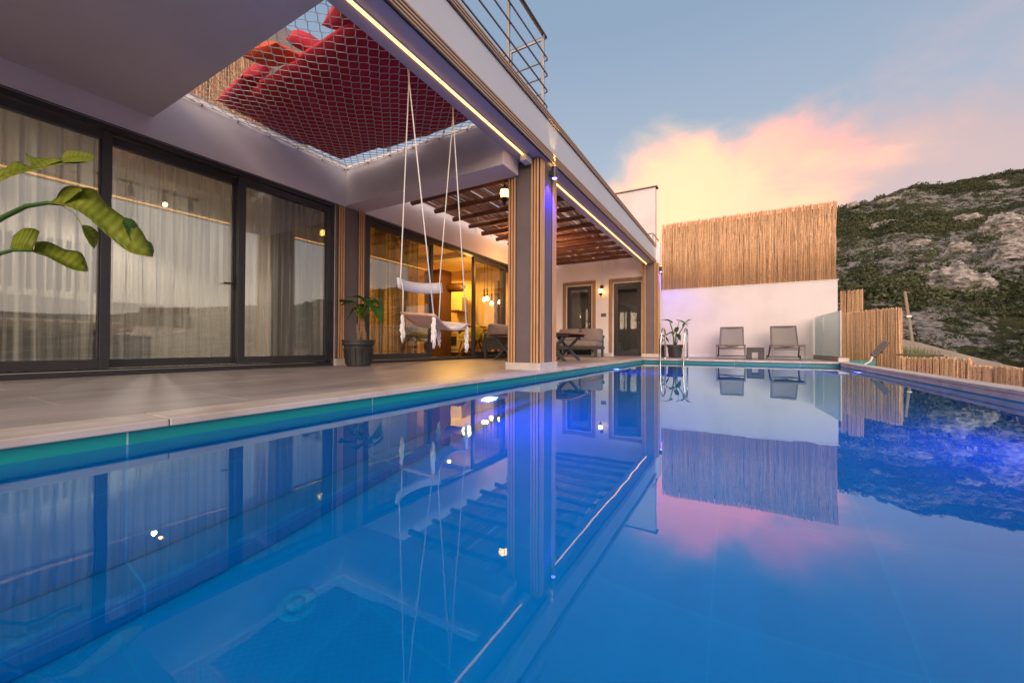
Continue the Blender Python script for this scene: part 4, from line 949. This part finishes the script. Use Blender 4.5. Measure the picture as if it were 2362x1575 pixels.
b.build('tabletop', M['tabletop'], tb, bevel=.003)
MB().box(-4.78, -2.93, 7.29, 7.33, .50, .552).box(-4.78, -2.93, 8.23, 8.27, .50, .552).box(-4.40, -3.28, 7.76, 7.80, .22, .28).build('table_frame', M['seat_frame'], tb, bevel=.003)
for x in (-4.42, -3.27):
    for y in (7.38, 8.18):
        for s_ in (-1, 1): MB().bar((x-.26*s_, y+.013*s_, 0), (x+.24*s_, y+.013*s_, .50), .05, .075, up=(0, 1, 0)).build('leg', M['seat_frame'], tb, bevel=.004)
    MB().box(x-.03, x+.03, 7.38, 8.18, .24, .29).build('leg_brace', M['seat_frame'], tb)
# loungers: foot towards the pool, back raised against the wall
def lounger(x, y, label):
    t = thing('sun_lounger', label, 'sun lounger', (x, y, 0), 'taupe sling loungers by the white wall')
    w = .30; z = .335; y0, y1 = -.75, .80                     # local: foot at y0
    def W(px, py, pz): return (x+px, y+py, pz)
    for sx in (-1, 1):
        MB().bar(W(sx*w, y0, z), W(sx*w, y1*.45, z), .034, .05).build('side_rail', M['taupe_metal'], t, bevel=.004)
        MB().bar(W(sx*w, y0+.02, z-.02), W(sx*(w+.01), y0-.02, 0), .032, .032).build('leg', M['taupe_metal'], t, bevel=.004)
        MB().bar(W(sx*w, .28, z-.02), W(sx*(w+.02), .60, .05), .032, .04).build('leg', M['taupe_metal'], t, bevel=.004)
        MB().tube([W(sx*(w+.04), .60, .05), W(sx*(w+.065), .60, .05)], .045, 14).build('wheel', M['black'], t)
        MB().bar(W(sx*w*.93, .30, z+.01), W(sx*w*.90, .66, z+.50), .024, .03).build('back_rail', M['taupe_metal'], t, bevel=.004)
        MB().tube([W(sx*w*.86, .40, z+.03), W(sx*w*.86, .43, z+.15), W(sx*w*.80, .43, z+.17)], .006, 6).build('recliner_arm', M['taupe_metal'], t)
    MB().bar(W(-w, y0, z), W(w, y0, z), .03, .03).build('cross_bar', M['taupe_metal'], t, bevel=.003)
    for q1_, q2_, q3_, k_ in ((.22, z-.06, w, .02), (.5, .06, w, .03), (-.45, z-.09, w, .016), (.66, z+.50, w*.9, .028)): MB().bar(W(-q3_, q1_, q2_), W(q3_, q1_, q2_), k_, k_).build('cross_bar', M['taupe_metal'], t, bevel=.003)
    P = [[W(-w*.94+2*w*.94*i/8, y0+.02+(1.0)*j/10, z+.015-.055*sin(pi*i/8)*(.4+.6*sin(pi*j/10))) for i in range(9)] for j in range(11)]
    MB().grid(P).build('seat_sling', M['sling'], t, smooth=True, solid=.004)
    P = [[W((-w*.90+2*w*.90*i/8), .30+.36*j/8-.0+.03*sin(pi*i/8), z+.02+.48*j/8-.012*sin(pi*i/8)*j/8) for i in range(9)] for j in range(9)]
    MB().grid(P).build('back_sling', M['sling'], t, smooth=True, solid=.004)
lounger(-.185, 11.75, 'left one of the two taupe loungers, beside the pool ladder side of the low table')
lounger(.97, 11.65, 'right one of the two taupe loungers, nearer the glass balustrade')
t = thing('side_table', 'low slate grey table between the two sun loungers', 'side table', (.33, 11.3, 0))
MB().box(.15, .51, 11.12, 11.48, .265, .29).build('tabletop', M['side_table'], t, bevel=.004)
for y in (11.12, 11.44): MB().box(.15, .26, y, y+.04, 0, .264).box(.40, .51, y, y+.04, 0, .264).box(.26, .40, y, y+.04, .17, .264).build('leg_frame', M['side_table'], t, bevel=.003)

# =================================================================== BOUNDARY WALL, SCREENS, BALUSTRADE
bw = thing('boundary_wall', 'white rendered garden wall behind the sun loungers', 'wall', (.1, 13, 0))
YW = 12.98
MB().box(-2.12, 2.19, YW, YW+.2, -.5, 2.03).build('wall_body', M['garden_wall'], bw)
MB().box(-2.14, 2.22, YW-.015, YW+.23, 2.031, 2.05).build('wall_capping', M['white_plastic'], bw)
MB().box(-2.0, 1.72, YW-.012, YW-.001, 0, .085).build('skirting', M['white_plastic'], bw)
rs = thing('reed_screen', 'tall tan reed screen standing on top of the white wall', 'reed screen', (.1, 13, 2.05), 'reed screens')
reed_panel((-2.09, YW+.05), (2.17, YW+.05), 2.05, 4.08, .0135, .0075, layers=3, lean=.05, ragged=.065, wave=.04).build('reeds', M['reed'], rs, smooth=True)
for z_ in (2.35, 3.05, 3.75): MB().tube([(-2.09+.1*k, YW+.05-.012+.004*sin(k*2.1), z_+.008*sin(k*1.3)) for k in range(43)], .0016, 4).build('binding_wire', M['rail'], rs)
MB().box(-2.09, 2.17, YW+.085, YW+.10, 2.05, 3.98).build('screen_backing', M['dark_wood'], rs)
MB().tube([(-2.1, YW+.11, 2.5), (2.18, YW+.11, 2.5)], .012, 6).tube([(-2.1, YW+.11, 3.6), (2.18, YW+.11, 3.6)], .012, 6).build('support_rail', M['rail'], rs)
gb = thing('glass_balustrade', 'frosted green glass balustrade panels in a grey base at the pool corner', 'balustrade', (1.8, 11.8, 0))
G0 = Vector((1.86, 10.72)); G1 = at(1880, 800, 1, 12.90); G1 = Vector((G1.x, G1.y)); Gm = G0.lerp(G1, .62)
for a, c_ in ((G0, Gm.lerp(G0, .01)), (Gm.lerp(G1, .01), G1)):
    MB().bar((a.x, a.y, .60), (c_.x, c_.y, .60), .017, .97).build('glass_panel', M['glass_rail'], gb)
MB().bar((G0.x, G0.y, .055), (G1.x, G1.y, .055), .07, .11).build('base_channel', M['concrete'], gb, bevel=.004)
tag(MB().bar((1.80, 10.66, .03), (1.98, 10.66, .03), .07, .10).build('travertine_block', M['stone'], bevel=.006), 'small cream stone block at the end of the glass balustrade', 'stone block')
MB().bar((G0.x-.001, G0.y-.006, .60), (G0.x-.001, G0.y-.002, .60), .014, .965).build('glass_edge', M['ply_pale'], gb)
gr = 'reed fences along the plot edge'
def fence(p0, p1, z0, z1, label, sp_=.019, r=.0125, **k):
    t = thing('reed_fence', label, 'reed fence', (p0[0], p0[1], z0), gr)
    reed_panel(p0, p1, z0, z1, sp_, r, layers=2, lean=.03, ragged=.03, **k).build('reeds', M['reed'], t, smooth=True)
    a = Vector(p0); c_ = Vector(p1); d = (c_-a).normalized(); nrm = Vector((d.y, -d.x))*-.05
    MB().bar((a.x+nrm.x, a.y+nrm.y, (z0+z1)/2), (c_.x+nrm.x, c_.y+nrm.y, (z0+z1)/2), .012, (z1-z0)*.94).build('fence_backing', M['mat_reed'], t)
def fp(px, py, y): q = at(px, py, 1, y); return (q.x, q.y), q.z
(a, za), (c_, zc) = fp(1937, 717, 12.6), fp(2076, 717, 11.2)
fence(a, c_, -1.6, (za+zc)/2, 'tall reed fence panel right of the glass balustrade')
(a, za), (c_, zc) = fp(1937, 673, 13.6), fp(1988, 676, 13.3)
fence(a, c_, -.5, za, 'small high reed panel peeking over the tall reed fence')
tag(MB().add([(c_[0], c_[1], .5), (c_[0]+.12, c_[1]+.5, .5), (c_[0]+.12, c_[1]+.5, za), (c_[0], c_[1], za)], [(0, 1, 2, 3)]).build('timber_post', M['rafter'], solid=.04), 'reddish timber post beside the small high reed panel', 'post')
(a, za), (c_, zc) = fp(2076, 824, 9.4), fp(2240, 826, 8.3)
fence(a, c_, -1.8, za, 'low reed fence behind the pool edge, below the wooden ledge')
(a, za), (c_, zc) = fp(2240, 843, 7.6), fp(2480, 846, 6.2)
fence(a, c_, -1.8, za, 'lowest reed fence panel at the right edge of the photo')
q0 = at(2078, 818, 1, 10.6); q1 = at(2190, 820, 1, 9.8)
tag(MB().bar(q0, q1, .18, .035).box(q1.x-.05, q1.x, q1.y-.05, q1.y, -1.6, q1.z-.02).build('timber_ledge', M['pole'], bevel=.004), 'weathered timber ledge above the low reed fence', 'ledge')
# solar lamp on a bent tube
sl = thing('solar_lamp', 'solar lamp head on a bent white tube beyond the pool edge', 'solar lamp', (2.35, 10.2, -.3))
A = at(1995, 840, 1, 10.3); B_ = at(2008, 833, 1, 10.3); C_ = at(2013, 822, 1, 10.3); D_ = at(2046, 787, 1, 10.3)
MB().tube([A+Vector((-.1, 0, -.3)), A, B_, C_], .017, 10).build('bent_tube', M['white_plastic'], sl, smooth=True)
MB().bar(C_, D_, .10, .045, up=(0, -1, .2)).build('lamp_head', M['black'], sl, bevel=.012)
dn_ = Vector((-.25, -1, .25)).normalized()*.028
MB().bar(C_.lerp(D_, .12)+dn_, C_.lerp(D_, .95)+dn_, .065, .008, up=(0, -1, .2)).build('solar_panel', M['frame'], sl)
MB().bar(C_.lerp(D_, .06)+dn_*.9, C_.lerp(D_, .98)+dn_*.9, .082, .006, up=(0, -1, .2)).build('panel_frame', M['taupe_metal'], sl)
q = C_.lerp(D_, .42); MB().lathe([(0, -.02), (.03, -.018), (.03, .018), (0, .02)], (q.x+.03, q.y, q.z-.04), 12).build('sensor', M['black'], sl)
tb_ = at(1965, 834, 1, 10.9); b = MB(); b.box(tb_.x-.08, tb_.x+.36, tb_.y-.1, tb_.y+.1, -.30, tb_.z+.03)
tag(b.build('overflow_trough', M['band_xz'], bevel=.004), 'teal tiled trough just outside the far right pool corner', 'trough')

# =================================================================== TERRAIN
def fbm(x, y, z=0, o=5): return noise.fractal(Vector((x, y, z)), 1.0, 2.1, o)
def ridge_el(a):                   # degrees of elevation of the skyline by azimuth (degrees, 0 = +Y)
    K = [(-180, 4), (-60, 5), (-25, 7), (-8, 10), (3, 12.6), (9.7, 14.9), (12, 15.5), (15, 16.0), (18.3, 15.7), (22.4, 15.5), (27, 15.5), (34, 13), (46, 8), (60, 5), (75, 3.2), (110, 2.4), (180, 2.5)]
    for (a0, e0), (a1, e1) in zip(K, K[1:]):
        if a0 <= a <= a1:
            t = (a-a0)/(a1-a0); t = t*t*(3-2*t); return e0+(e1-e0)*t
    return 4
def ridge_r(a): return 270+60*sin(radians(a*2+40))
def ground(a, r):
    rr_ = ridge_r(a); e = ridge_el(a)+.2*fbm(a*.35, 3, 1)+.12*fbm(a*2.2, 7, 2)
    r0 = 62
    if r <= 20: return -2.4
    if r <= r0:
        z = -2.4-2.6*((r-20)/(r0-20))
    elif r <= rr_:
        t = (r-r0)/(rr_-r0); top = tan(radians(e))*rr_; z = -5+(top+5)*(t**1.12*.94+.06*t*t)
    else:
        top = tan(radians(e))*rr_; z = top-(r-rr_)*.25
    x, y = r*sin(radians(a)), r*cos(radians(a))
    if r > r0:
        k = min(1, (r-r0)/50)*(1 if r < rr_*.93 else max(.15, 1-(r-rr_*.93)/(rr_*.07)))
        z += k*(3.0*fbm(x*.018, y*.018, 5)+1.6*(abs(fbm(x*.06, y*.06, 9, 4))))
    return z
def rockm(x, y, z):                # rock amount
    v = fbm(x*.026+z*.012, y*.011-z*.006, z*.035, 5)-.28*max(0, 1-max(0, sqrt(x*x+y*y)-75)/95)
    return v
azs = []; a = -180
while a < 180:
    azs.append(a); a += 4 if a < -16 or a >= 62 else (.22 if (5 <= a < 26) else .8)
rs_ = []; r = 3.0
while r < 1400: rs_.append(r); r *= 1.5 if r < 15 else (1.09 if r < 60 else (1.012 if r < 345 else 1.35))
V = []; Fc = []; rock = []
for a in azs:
    for r in rs_:
        z = ground(a, r); x, y = r*sin(radians(a)), r*cos(radians(a)); V.append((x, y, z)); rock.append(rockm(x, y, z) if 60 < r < 400 and -20 < a < 64 else (.12 if 50 < a < 150 else -.3))
n = len(rs_); m_ = len(azs)
for i in range(m_):
    i2 = (i+1) % m_
    for j in range(n-1): Fc.append((i*n+j, i*n+j+1, i2*n+j+1, i2*n+j))
V.append((0, 0, -2.4))
for i in range(m_): Fc.append((len(V)-1, i*n, ((i+1) % m_)*n))
rock.append(0)
me = bpy.data.meshes.new('hillside'); me.from_pydata(V, [], Fc)
at_ = me.attributes.new('rock', 'FLOAT', 'POINT'); at_.data.foreach_set('value', rock)
for p in me.polygons: p.use_smooth = True
def terrain_mat():
    m = bpy.data.materials.new('hillside_scrub'); m.use_nodes = True; n = m.node_tree.nodes; l = m.node_tree.links; b = n['Principled BSDF']; b.inputs['Roughness'].default_value = .95; b.inputs['Specular IOR Level'].default_value = .1
    t = n.new('ShaderNodeTexCoord'); at__ = n.new('ShaderNodeAttribute'); at__.attribute_name = 'rock'
    def nz_(s, d, st=(1, 1, 1), rg=.5, ds=0):
        mp_ = n.new('ShaderNodeMapping'); l.new(t.outputs['Object'], mp_.inputs[0]); mp_.inputs[3].default_value = st
        x = n.new('ShaderNodeTexNoise'); l.new(mp_.outputs[0], x.inputs[0]); x.inputs['Scale'].default_value = s; x.inputs['Detail'].default_value = d; x.inputs['Roughness'].default_value = rg; x.inputs['Distortion'].default_value = ds; return x.outputs[0]
    def mul(v, k, c):
        q = n.new('ShaderNodeMath'); q.operation = 'MULTIPLY_ADD'; l.new(v, q.inputs[0]); q.inputs[1].default_value = k
        if isinstance(c, (int, float)): q.inputs[2].default_value = c
        else: l.new(c, q.inputs[2])
        return q.outputs[0]
    big = nz_(.27, 9, (1, .42, .8), .66, .4); fine = nz_(.6, 8, (1, .42, .9), .66)
    f = mul(big, 2.1, mul(fine, 1.3, mul(at__.outputs['Fac'], .40, -1.69)))
    mr = n.new('ShaderNodeMapRange'); l.new(f, mr.inputs[0]); mr.inputs[1].default_value = -.03; mr.inputs[2].default_value = .12
    r1 = n.new('ShaderNodeValToRGB'); l.new(nz_(.9, 8, (1, .45, 1.1), .72), r1.inputs[0]); e = r1.color_ramp.elements
    e[0].position = .38; e[0].color = (.085, .078, .066, 1); e[1].position = .54; e[1].color = (.44, .385, .345, 1)
    r2 = n.new('ShaderNodeValToRGB'); l.new(nz_(.35, 6, (1, 1, 1)), r2.inputs[0]); e = r2.color_ramp.elements
    e[0].position = .35; e[0].color = (.022, .032, .012, 1); e[1].position = .62; e[1].color = (.075, .080, .030, 1); q = e.new(.8); q.color = (.15, .11, .07, 1)
    mx = n.new('ShaderNodeMix'); mx.data_type = 'RGBA'; l.new(mr.outputs[0], mx.inputs[0]); l.new(r2.outputs[0], mx.inputs[6]); l.new(r1.outputs[0], mx.inputs[7]); l.new(mx.outputs[2], b.inputs['Base Color'])
    bp = n.new('ShaderNodeBump'); bp.inputs[0].default_value = 1; bp.inputs['Distance'].default_value = 3; l.new(f, bp.inputs['Height']); l.new(bp.outputs[0], b.inputs['Normal'])
    return m
me.materials.append(terrain_mat()); ter = bpy.data.objects.new('hillside', me); COL.objects.link(ter); struct(ter); ter['label'] = 'rocky scrub covered mountain slope beyond the pool'
# scrub
b = MB(); cnt = 0
while cnt < 7500:
    a = R(6.5, 26) if random.random() < .86 else R(26, 60); r = sqrt(R(75**2, 320**2)); 
    if r > ridge_r(a)*.995: continue
    x, y = r*sin(radians(a)), r*cos(radians(a)); z = ground(a, r)
    rk = rockm(x, y, z)
    if rk+.5*fbm(x*.11, y*.05, z*.09, 3) > -.03 and random.random() < .86: continue
    cnt += 1; s_ = R(.5, 1.2)*(1.0+1.3*max(0, fbm(x*.03, y*.03, 20, 3)+.2))*(1.5 if random.random() < .12 else 1)
    tall = R(.6, 1.0)
    for k in range(int(20+s_*14)):
        u = R(-1, 1); th = R(0, 6.28); q = sqrt(1-u*u); dx, dy, dz = q*cos(th), q*sin(th), abs(u)
        rr_ = R(.7, 1.08); c0 = Vector((x+dx*s_*rr_, y+dy*s_*rr_, z+dz*s_*tall*rr_*1.1)); sz = R(.11, .24)*s_
        v1 = Vector((R(-1, 1), R(-1, 1), R(-1, 1))).normalized()*sz; v2 = Vector((R(-1, 1), R(-1, 1), R(-1, 1))).normalized()*sz
        b.add([c0-v1, c0+v2*.9, c0+v1, c0-v2*.8], [(0, 1, 2, 3)])
o = b.build('scrub', M['shrub'], recentre=False); o['kind'] = 'stuff'; o['label'] = 'dense green scrub bushes growing all over the mountain slope'
# named rock outcrops
def outcrop(px, py, wpx, hpx, r, label, seed=0, flat=.5, tilt=0):
    d = ray(px, py); az_ = math.degrees(atan2(d.x, d.y)); e = Vector((0, 0, CAMZ)); hd_ = sqrt(d.x**2+d.y**2)
    # march to the slope
    t = 60.0
    while t < 400:
        p = e+d*(t/hd_)
        if ground(az_, t) > p.z: break
        t += .5
    p = e+d*(t/hd_); D = (p-e).dot(Fv); w = wpx/FP*D/2*.92; h = hpx/FP*D/2
    out = Vector((d.x, d.y, 0)).normalized(); p = p-out*w*flat*.55; side = Vector((out.y, -out.x, 0)); b = MB(); P = []
    for i in range(73):
        th = 2*pi*i/72; row = []
        for j in range(41):
            ph = pi*j/40-pi/2; q = Vector((cos(ph)*cos(th), cos(ph)*sin(th), sin(ph)))
            nzv = .95+.30*noise.fractal(q*1.7+Vector((seed, 0, 0)), .8, 2.1, 7)-.22*abs(noise.fractal(q*3.4+Vector((seed, 5, 1)), .8, 2.1, 5))
            lay = .035*sin(q.z*15+q.x*5+seed+3*nzv)
            v = p+side*(q.x*w*(nzv+lay))+out*(q.y*w*flat*nzv)+Vector((0, 0, q.z*h*(nzv)+tilt*q.x*w))
            row.append(v)
        P.append(row)
    b.grid(P); return tag(b.build('rock_outcrop', M['boulder'], smooth=True), label, 'rock', 'rock outcrops on the slope')
outcrop(2213, 672, 128, 125, 0, 'large rounded pale boulder low on the mountain slope', 1, tilt=-.12)
outcrop(2140, 638, 90, 26, 0, 'long thin slanting rock slab just above left of the large boulder', 2, tilt=-.22)
outcrop(2335, 590, 90, 110, 0, 'pale craggy rock mass at the right edge of the slope', 3)
outcrop(2325, 530, 100, 70, 0, 'broad ridge-like rock outcrop above the craggy mass at the right edge', 4, tilt=-.1)
outcrop(2212, 582, 50, 52, 0, 'small upright rock outcrop midway up the slope', 5)
outcrop(2115, 566, 60, 20, 0, 'low flat rock outcrop left of the small upright one', 6)
outcrop(2045, 523, 60, 26, 0, 'pale rock patch high on the left of the slope', 7)
outcrop(1968, 482, 34, 30, 0, 'bright rock knob on the skyline next to the reed screen', 8)
outcrop(2230, 508, 60, 26, 0, 'rock outcrop high in the middle of the slope', 9)
outcrop(2050, 466, 50, 18, 0, 'flat rock band just under the skyline', 10)
# sandy bank and weeds
P = []
prof = [(2040, 770), (2085, 782), (2120, 790), (2180, 806), (2240, 822), (2300, 836), (2362, 850), (2460, 870)]
for k, (px, py) in enumerate(prof):
    q = at(px, py, 1, 27-1.0*k); row = []
    d = Vector((q.x, q.y, 0)).normalized()
    for s_ in (0, .4, 1.2, 3, 6, 10):
        p = q-d*s_; row.append((p.x, p.y, q.z+.05*noise.noise(Vector((p.x, p.y, 0)))-.045*s_*s_ if s_ > 0 else q.z-.02))
    p = q+d*4; row.insert(0, (p.x, p.y, q.z-.9)); P.append(row)
b = MB().grid(P); o = b.build('sandy_bank', M['sand'], smooth=True, recentre=False); struct(o); o['label'] = 'bare sandy track bank below the mountain'
b = MB(); c0 = at(2095, 812, 1, 17)
for k in range(420):
    x = c0.x+R(-.75, .55); y = c0.y+R(-.6, .6); h = R(.1, .42)*(1-.5*abs(x-c0.x)/1.3); z = c0.z-.45; w = R(.01, .03)
    dx, dy = R(-.15, .15), R(-.1, .1); b.add([(x-w, y, z), (x+w, y, z), (x+dx, y+dy, z+h+.3)], [(0, 1, 2)])
o = b.build('weeds', M['weeds']); o['kind'] = 'stuff'; o['label'] = 'patch of green weeds beside the sandy bank'
# utility pole
a = at(2104, 788, 1, 33); c_ = at(2087, 672, 1, 33)
up_ = thing('utility_pole', 'leaning wooden utility pole on the sandy bank before the mountain', 'utility pole', tuple(a))
MB().tube([a+Vector((0, 0, -1.5)), a, c_], [.10, .09, .07], 10).build('pole_shaft', M['pole'], up_, smooth=True)
q = a.lerp(c_, .5); MB().box(q.x-.11, q.x+.11, q.y-.11, q.y+.11, q.z-.06, q.z+.06).build('pole_band', M['rail'], up_)

for o in bpy.data.objects:
    if '_w' in o: del o['_w']
